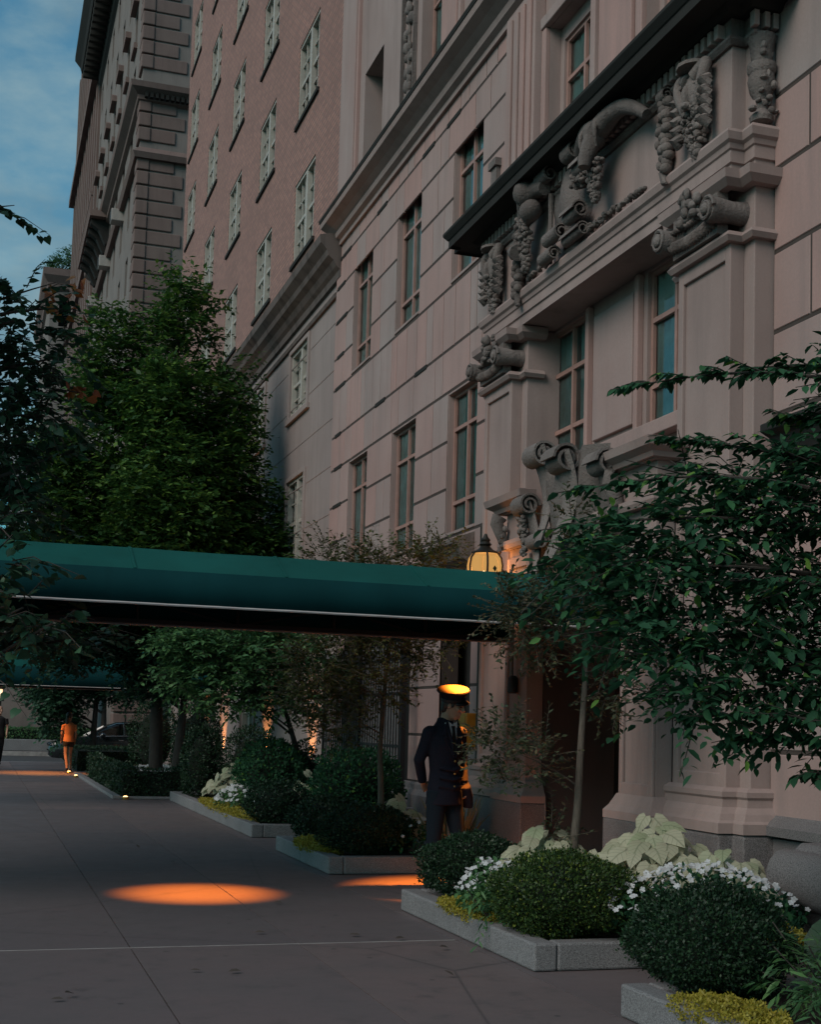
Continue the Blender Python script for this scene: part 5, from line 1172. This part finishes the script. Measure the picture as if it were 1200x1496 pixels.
# loose green tree seen under the canopy
tree('japanese_maple','bright green layered small tree seen under the canopy in the long planter',(4.9,20.6,.14),[(0,0,0),(-.05,0,.8),(-.25,0,1.4),(-.5,0,2.1),(-.7,0,2.9)],
     [((-1.6,-.2,2.45),(.65,.6,.28)),((-1.0,-.4,2.2),(.7,.6,.28)),((-.5,-.5,2.55),(.7,.6,.3)),((-1.9,0,2.0),(.45,.5,.22)),((-1.2,-.3,1.75),(.55,.5,.22)),((-.4,-.4,1.8),(.6,.5,.25)),((.1,-.3,2.2),(.5,.5,.25)),((-1.3,.2,2.9),(.8,.7,.3)),((-.3,.1,3.0),(.8,.7,.3)),((-2.0,-.1,2.6),(.4,.4,.25))],1500,9,.32,L_MID,.10,BARK,LEAF_OV,.35,.22,.06,.02,every=4)
# fine-twigged tree of the doorman's planter
tree('fine_twigged_tree','slender multi-branched tree with fine olive leaves left of the doorman',(4.45,14.8,.14),[(0,0,0),(.0,0,.6),(-.03,0,1.1),(.0,0,1.7),(.05,0,2.4),(.05,0,3.0)],
     [((-.75,-.1,2.05),(.45,.4,.30)),((-.45,-.2,2.45),(.5,.4,.28)),((-.85,0,1.7),(.35,.35,.22)),((-.2,-.2,1.85),(.4,.4,.3)),((.0,-.1,2.5),(.4,.4,.3)),((.5,0,2.35),(.30,.3,.25)),((.75,.1,2.6),(.22,.3,.2)),((-.5,0,1.4),(.28,.3,.2)),((-.3,-.1,3.15),(.22,.3,.42)),((.45,0,3.2),(.22,.3,.42)),((-.75,0,3.1),(.22,.3,.42)),((.72,.0,3.3),(.14,.2,.36)),((.1,0,3.15),(.25,.3,.42))],1700,11,.28,L_OLIVE,.055,BARKP,LEAF_QD,.8,.05,.045,.016,.003)
# thin tree on the planter by the doorway
tree('crape_myrtle','thin pale-barked small tree with sparse tiny leaves on the planter in front of the doorway',(4.45,9.6,.14),[(0,0,0),(.0,0,.35),(.04,0,.8),(.06,0,1.3),(.09,0,1.85),(.07,0,2.5),(.0,0,3.0)],
     [((-.35,0,2.15),(.26,.25,.22)),((-.6,0,1.25),(.26,.2,.24)),((-.3,0,1.15),(.16,.2,.2)),((-.1,-.1,2.4),(.26,.3,.22)),((.3,-.05,1.75),(.18,.2,.26)),((-.5,0,2.35),(.20,.25,.15)),((.25,0,2.6),(.28,.3,.22)),((.1,-.05,2.8),(.2,.22,.16)),((-.05,0,3.05),(.07,.1,.15)),((.55,0,2.2),(.2,.2,.25)),((-.15,.05,.55),(.08,.08,.15))],760,12,.22,L_CRAPE,.05,BARKP,LEAF_QD,.9,.0,.042,.012,.0022)
# big-leaved tree at the right, its trunk out of view
rt=[]
def px3(x,y,Y):
    """point on the plane Y given in photo pixels (rough layout aid for branch tips)"""
    return ((x+20)/1955*1.005*Y*1.0,Y,0)
tips=[((3.02,6.15,3.30),.9),((3.25,6.1,3.05),.8),((3.75,6.1,3.48),.55),((3.9,6.0,3.2),.7),((2.75,6.2,2.75),.7),((2.65,6.2,2.55),.5),((2.75,6.1,2.2),.7),((3.05,6.0,1.92),.8),((3.2,5.9,1.62),.7),((3.55,5.8,1.52),.8),((3.9,5.7,1.35),.7),((4.15,5.7,1.5),.8)]
cls=[((3.45,6.1,2.55),(.48,.45,.20)),((3.85,6.0,2.75),(.4,.4,.22)),((3.15,6.1,2.42),(.38,.4,.18)),((3.65,6.0,2.20),(.50,.45,.22)),((4.05,5.9,2.35),(.4,.4,.25)),((3.35,6.0,2.0),(.36,.4,.20)),((3.75,5.9,1.82),(.45,.4,.20)),((4.1,5.8,1.95),(.4,.4,.25)),((3.4,5.95,1.72),(.26,.3,.13)),((4.05,5.8,1.62),(.35,.35,.16)),((2.92,6.15,2.38),(.24,.3,.16)),((4.1,6.0,2.95),(.3,.3,.25)),((4.3,5.6,2.6),(.4,.4,.4)),((4.4,5.5,1.9),(.4,.4,.3)),((3.6,6.1,2.85),(.30,.3,.12)),((3.05,6.1,2.1),(.22,.25,.14)),((4.45,5.5,3.2),(.5,.5,.4)),((4.6,5.2,2.8),(.6,.5,.6))]
bx,by=4.75,5.35
t=thing('dogwood_tree','large-leaved tree reaching in from the right edge with arching leafy branches','tree',(bx,by,.14))
mb=MB(); mb.loft([(0,0,0),(.02,0,.7),(-.02,.02,1.4),(0,0,2.2),(.02,0,3.2)],[.085,.07,.062,.05,.03],None,10)
P=[];D=[];N=[]
def branch_leaves(path,n0,spread,sz):
    L=len(path)-1
    for i in range(L):
        a,b=path[i],path[i+1]; d=(b-a).normalized()
        for q in range(n0):
            p=a.lerp(b,(q+random.random())/n0); s=1 if (q+i)%2 else -1; lat=d.cross(Vector((0,0,1))).normalized()*s
            P.append(p); D.append(d*.6+lat*.75+Vector((random.gauss(0,.2),random.gauss(0,.2),-.35+random.gauss(0,.15)))); N.append(Vector((random.gauss(0,.3),random.gauss(0,.3),1)))
for tip,k in tips:
    v=Vector(tip)-Vector((bx,by,.14)); path=limb(mb,(0,0,max(1.0,min(2.9,v.z-.35))),v,.017,.003,.10,6,12,.05); branch_leaves(path[2:],6,1,.1)
    for i in range(3,11):
        for s in (-1,1):
            d=(path[i+1]-path[i]).normalized(); lat=d.cross(Vector((0,0,1))).normalized()*s
            e=path[i]+(d*.9+lat*.5+Vector((0,0,random.uniform(-.1,.35)))).normalized()*random.uniform(.16,.34)*(1.15-i/16)
            q=limb(mb,path[i],e,.005,.002,.05,4,5,.04); branch_leaves(q,4,1,.1)
P1,D1,N1,s1,e1=sprays([np.array(c)-np.array([bx,by,.14]) for c,r in cls],[r for c,r in cls],1700,9,.28,.55,.28,1.0,.15)
for i in range(0,1700,3): mb.loft([tuple(s1[i]),tuple(e1[i]-np.array([0,0,.07]))],[.004,.002],None,4,cap=False)
for c,r in cls:
    v=Vector(c)-Vector((bx,by,.14)); limb(mb,(0,0,max(.9,v.z-.4)),v,.014,.004,.08,6,8,.05)
mb.build('trunk',BARK,t,smooth=True)
PP=np.concatenate([np.array(P),P1]);DD=np.concatenate([np.array(D),D1]);NN=np.concatenate([np.array(N),N1])
leaves('crown',L_DARK,t,PP,DD,NN,.074*(.5+.75*rng.random(len(PP))),LEAF_OV)
# linden by the kerb: trunk left of the view, crown overhanging
cl=[((.15,14,5.55),(.55,.7,.4)),((.55,14,5.2),(.4,.6,.3)),((.1,14.2,4.9),(.6,.7,.4)),((.5,14,4.6),(.4,.5,.3)),((-.1,14,4.2),(.6,.7,.5)),((.3,14.1,3.7),(.35,.5,.4)),((-.1,13.6,3.2),(.5,.6,.4)),((.05,13.6,2.6),(.45,.5,.3)),((-.2,13.4,2.3),(.4,.5,.3)),((.10,10.3,2.64),(.20,.25,.20)),((.28,10.3,2.34),(.26,.25,.12)),((-.05,10.2,2.15),(.25,.3,.35)),((.5,10.4,2.24),(.22,.2,.07)),
    ((.55,13.8,2.45),(.35,.4,.16)),((.9,13.9,2.33),(.32,.35,.10)),((-1.25,13.5,6.2),(.6,.9,.6)),((-1.5,13,7.2),(.7,1.2,.6)),((-1.6,13,5.5),(1,1.2,.9)),((-2.2,13,7.2),(1.3,1.6,1)),((-2.8,13.5,4.4),(1.2,1.4,.8)),((-1.6,12,8.4),(1,1.3,.8)),((-3.2,12.2,6.2),(1.3,1.4,1)),((-2.4,14.5,6),(1.3,1.3,1)),((-.08,14,6.72),(.08,.15,.06)),((.62,14.0,4.2),(.16,.3,.14))]
bs=(-1.9,12.9,0)
cl=[((c[0]-bs[0],c[1]-bs[1],c[2]),r) for c,r in cl]
lt=tree('linden_tree','big-leaved street tree hanging in from the left edge in front of the sky',bs,[(0,0,-.1),(.05,0,1.5),(0,.05,3.0),(-.1,.1,4.5),(-.15,.1,6.2),(-.1,0,8)],cl,2600,8,.42,L_BIG,.09,BARK,LEAF_HT,.5,.25,.15,.05,.006)
orp=[(.42+random.random()*.42,14.0+random.uniform(-.2,.2),5.65+random.random()*.42) for i in range(26)]+[(.72+random.random()*.36,13.9,4.80+random.random()*.10) for i in range(14)]
for (x,y,z) in orp[::3]: pass
leaves('autumn_leaves',L_ORANGE,lt,np.array([(x-bs[0],y-bs[1],z) for x,y,z in orp]),rng.normal(size=(40,3))+np.array([0,0,-.6]),rng.normal(size=(40,3))+np.array([-.3,-.8,.6]),.10*(.7+.5*rng.random(40)),LEAF_HT)
mb=MB()
for a,b in (((-.9,13.2,4.9),(.55,14,6.0)),((-.9,13.2,5.0),(.75,14,5.75)),((-.6,13.4,4.6),(.85,13.9,4.85)),((-.9,13,5.6),(.1,14,6.75))): limb(mb,Vector(a)-Vector(bs),Vector(b)-Vector(bs),.03,.004,.05,6,8,.03)
mb.build('boughs',BARK,lt,smooth=True)
tree('linden_tree','dark street tree farther along the kerb, filling the gap left of the conical tree',(-1.6,24,0),[(0,0,-.1),(0,0,2.5),(0,0,5),(0,0,8)],
     [((1.5,0,5.6),(.9,1,.8)),((1.3,0,4.4),(1.1,1,.7)),((2.0,0,3.6),(.8,.9,.6)),((1.0,0,3.2),(1,1,.7)),((.4,0,6.4),(1.2,1.3,.8)),((1.9,.2,6.6),(.55,.8,.45)),((-.6,0,5),(1.4,1.5,1)),((-1,0,7.4),(1.5,1.5,1)),((2.2,0,2.9),(.7,.8,.35))],1800,8,.5,L_BIG,.15,BARK,LEAF_QD,.5,.2,.15,.05,twigs=False)
# trees across the side street and the roof garden
tree('street_tree','dark tree beyond the car across the side street',(5.0,57,0),[(0,0,0),(0,0,2),(0,0,4)],[((-1,0,3.4),(1.6,1.2,1)),((1,0,3.6),(1.6,1.2,1.1)),((0,0,4.8),(1.6,1.2,1.1)),((-2.2,0,2.6),(1,1,.7))],1500,8,.6,L_BIG,.24,BARK,LEAF_QD,.5,.2,.14,.06,twigs=False)
tree('street_tree','dark tree behind the woman beside the far canopy',(3.6,45.0,0),[(0,0,0),(.05,0,1.3),(.1,0,2.6),(.1,0,4)],[((-.8,0,2.9),(1.0,1,.7)),((.9,0,2.8),(1.0,1,.7)),((0,0,3.9),(1.3,1.2,.8)),((1.6,0,3.6),(1,1,.8)),((-1.3,0,2.0),(.5,.7,.6)),((-.9,0,1.4),(.5,.6,.6))],2000,8,.5,L_BIG,.2,BARK,LEAF_QD,.5,.2,.12,.05,every=6)
tree('roof_tree','green bushy tree on the roof terrace at the end of the avenue',(6.3,143,47.4),[(0,0,0),(0,0,1.2)],[((-.6,0,1.6),(1.0,1,.8)),((.8,0,2.2),(1.3,1.1,1.1)),((2.4,0,2.8),(1.3,1,1.3)),((-1.2,0,1.0),(.6,.7,.5)),((3.6,0,2.6),(1.2,1,1.4))],700,7,.6,L_MID,.28,BARK,LEAF_QD,.9,.05,.1,.05,twigs=False)

# ------------------------------------------------------------------ litter, ground lights, wall lights
DRY=leaf_mat('dry_leaf',[(0,(.10,.075,.055)),(.5,(.05,.04,.035)),(1,(.22,.19,.16))],.1)
spots=[((1.32,8.35),0),((1.62,8.28),0),((.58,7.75),0),((.52,7.62),0),((2.66,9.55),0),((3.02,9.35),0),((2.88,7.9),1),((2.55,11.3),0),((2.0,9.75),0),((2.1,14.6),1),((3.2,8.9),0),((1.9,16.2),0)]
for (x,y),k in spots:
    o=leaves('fallen_leaf',DRY,None,np.array([(0,0,.012)]),np.array([[random.uniform(-1,1),random.uniform(-.3,.3),.1]]),np.array([[.1,-.25,1]]),[random.uniform(.06,.09)],LEAF_OV,loc=(x,y,.004))
    tag(o,'small dry fallen leaf lying on the pavement','fallen leaf','fallen leaves on the pavement')
GL=NT('ground_light_glow'); GL.b.inputs['Emission Color'].default_value=(1,.55,.2,1); GL.b.inputs['Emission Strength'].default_value=4
for (x,y,lab) in ((2.74,26.0-.08,'small glowing brass ground light at the near corner of the clipped hedge'),(2.44,35.0,'small glowing brass ground light on the kerb beside the far canopy, nearer of two'),(2.42,37.4,'small glowing brass ground light by the feet of the woman in orange')):
    g=thing('ground_light',lab,'light',(x,y,.004),0,'ground lights along the hedge kerb'); mb=MB(); mb.lathe([(.06,0),(.065,.03),(.05,.05)],(0,0,0),14); mb.build('ring',BRASS,g,smooth=True,sharp=40)
    mb=MB(); mb.ell((0,0,.05),(.045,.045,.02),10,6); mb.build('lens',GL.m,g,smooth=True)
for (y,lab,en) in ((24.55,'low wall uplight washing warm light beside the limestone corner',26),(28.7,'low wall uplight behind the loose green tree',26),(34.0,'low wall uplight left of the yew columns',26),(36.6,'low wall uplight by the far canopy',22)):
    u=thing('wall_uplight',lab,'light',(5.78,y,0),0,'uplights along the brick building'); mb=MB(); mb.lathe([(.05,.3),(.06,.32),(.06,.46),(.045,.48)],(0,0,0),12); mb.tube([(0,0,0),(0,0,.32)],.02,8); mb.build('casing',BRONZE,u,smooth=True,sharp=40)
    mb=MB(); mb.ell((0,0,.48),(.04,.04,.01),10,6); mb.build('lens',GL.m,u)
    L=bpy.data.lights.new('uplight_lamp','SPOT'); L.energy=en*10; L.color=(1,.40,.12); L.spot_size=R(60); L.spot_blend=.8; L.shadow_soft_size=.04
    link('uplight_lamp',L,u,(-.02,0,.5),(PI-R(7)*0-R(0),R(0),0)).rotation_euler=Vector((.16,0,1)).to_track_quat('-Z','Y').to_euler()
w=thing('porch_lamp','small lit wall lamp under a pale-edged porch roof across the side street','lamp',(.92,62.2,0)); mb=MB(); mb.box(-.08,.08,-.08,.08,2.25,2.65); GL2=NT('porch_glow'); GL2.b.inputs['Emission Color'].default_value=(1,.6,.3,1); GL2.b.inputs['Emission Strength'].default_value=1.6; mb.build('glass',GL2.m,w,bevel=.02)
mb=MB(); mb.box(-.16,.16,-.14,.14,2.65,2.75); mb.box(-.16,.16,-.14,.14,2.12,2.25); mb.box(-.05,.05,-.05,.05,0,2.12); mb.build('post',BRONZE,w)
w=thing('porch_roof','flat pale-edged porch roof on dark posts across the side street','porch',(0,64,0)); mb=MB(); mb.box(-3,3.2,-1.5,1.5,3.05,3.3); mb.build('roof',TRIM,w,bevel=.03)
for x in (-2.5,2.9):
    mb=MB(); mb.box(x-.08,x+.08,-1.2,-1.04,0,3.05); mb.build('post',IRON,w)
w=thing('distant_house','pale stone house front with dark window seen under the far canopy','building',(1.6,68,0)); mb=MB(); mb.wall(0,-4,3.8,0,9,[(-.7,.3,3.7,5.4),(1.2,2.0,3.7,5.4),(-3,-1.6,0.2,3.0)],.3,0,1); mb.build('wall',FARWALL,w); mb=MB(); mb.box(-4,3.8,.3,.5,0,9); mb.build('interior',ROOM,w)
# ------------------------------------------------------------------ camera, sky, sun
f,cy,yaw,pit,roll=1955,912.5,.3105,.0751,.0276
sy,cyw=math.sin(yaw),math.cos(yaw); sp,cp=math.sin(pit),math.cos(pit)
fw=Vector((sy*cp,cyw*cp,sp)); r0=Vector((cyw,-sy,0)); u0=r0.cross(fw)
rt_=r0*math.cos(roll)+u0*math.sin(roll); up_=-r0*math.sin(roll)+u0*math.cos(roll)
cd=bpy.data.cameras.new('camera'); cam=link('camera',cd); M=Matrix((rt_,up_,-fw)).transposed().to_4x4(); M.translation=(0,0,1.55); cam.matrix_world=M
cd.sensor_fit='VERTICAL'; cd.sensor_height=36; cd.sensor_width=36; cd.lens=36*f/1496; cd.shift_y=(cy-748)/1496; cd.clip_end=3000; cd.clip_start=.05
S.camera=cam
SUN_DIR=Vector((-.72,-.42,.62)).normalized()     # towards the sun
el=math.asin(SUN_DIR.z); az=math.atan2(SUN_DIR.x,SUN_DIR.y)
sl=bpy.data.lights.new('sun','SUN'); sl.energy=SUN_E; sl.angle=R(35); sl.color=(1,.80,.72)
so=link('sun',sl); so.rotation_euler=(-SUN_DIR).to_track_quat('-Z','Y').to_euler(); so.location=(-20,-10,40)
wd=bpy.data.worlds.new('World'); S.world=wd; wd.use_nodes=True; nt=wd.node_tree; bg=nt.nodes['Background']
sk=nt.nodes.new('ShaderNodeTexSky'); sk.sky_type='NISHITA'; sk.sun_disc=False; sk.sun_elevation=el; sk.sun_rotation=az; sk.altitude=0; sk.air_density=1.2; sk.dust_density=1.5; sk.ozone_density=3
tc=nt.nodes.new('ShaderNodeTexCoord'); mp=nt.nodes.new('ShaderNodeMapping'); mp.inputs['Scale'].default_value=(1.6,1.6,3.4); nt.links.new(tc.outputs['Generated'],mp.inputs[0])
nz=nt.nodes.new('ShaderNodeTexNoise'); nz.inputs['Scale'].default_value=4.2; nz.inputs['Detail'].default_value=7; nz.inputs['Roughness'].default_value=.56; nt.links.new(mp.outputs[0],nz.inputs['Vector'])
rp=nt.nodes.new('ShaderNodeValToRGB'); rp.color_ramp.elements[0].position=.36; rp.color_ramp.elements[0].color=(0,0,0,1); rp.color_ramp.elements[1].position=.66; rp.color_ramp.elements[1].color=(.9,)*3+(1,); nt.links.new(nz.outputs['Fac'],rp.inputs[0])
tint=nt.nodes.new('ShaderNodeMix'); tint.data_type='RGBA'; tint.blend_type='MULTIPLY'; tint.inputs[0].default_value=1; nt.links.new(sk.outputs[0],tint.inputs[6]); tint.inputs[7].default_value=SKY_TINT
mx=nt.nodes.new('ShaderNodeMix'); mx.data_type='RGBA'; nt.links.new(rp.outputs[0],mx.inputs[0]); nt.links.new(tint.outputs[2],mx.inputs[6]); n2=nt.nodes.new('ShaderNodeTexNoise'); n2.inputs['Scale'].default_value=3.1; n2.inputs['Detail'].default_value=5; nt.links.new(mp.outputs[0],n2.inputs['Vector'])
r2_=nt.nodes.new('ShaderNodeValToRGB'); e=r2_.color_ramp.elements; e[0].position=.40; e[0].color=(.26,.27,.30,1); e[1].position=.62; e[1].color=(.66,.64,.62,1); nt.links.new(n2.outputs['Fac'],r2_.inputs[0])
cm=nt.nodes.new('ShaderNodeMix'); cm.data_type='RGBA'; cm.blend_type='MULTIPLY'; cm.inputs[0].default_value=1; nt.links.new(r2_.outputs[0],cm.inputs[6]); cm.inputs[7].default_value=CLOUD; nt.links.new(cm.outputs[2],mx.inputs[7])
nt.links.new(mx.outputs[2],bg.inputs['Color']); bg.inputs['Strength'].default_value=SKY_S
S.view_settings.view_transform='Standard'; S.view_settings.look='None'; S.view_settings.exposure=0; S.view_settings.gamma=1
S.render.engine='CYCLES'; S.cycles.max_bounces=6; S.cycles.transparent_max_bounces=12; S.cycles.use_denoising=True
S.cycles.caustics_reflective=False; S.cycles.caustics_refractive=False; S.cycles.sample_clamp_indirect=4
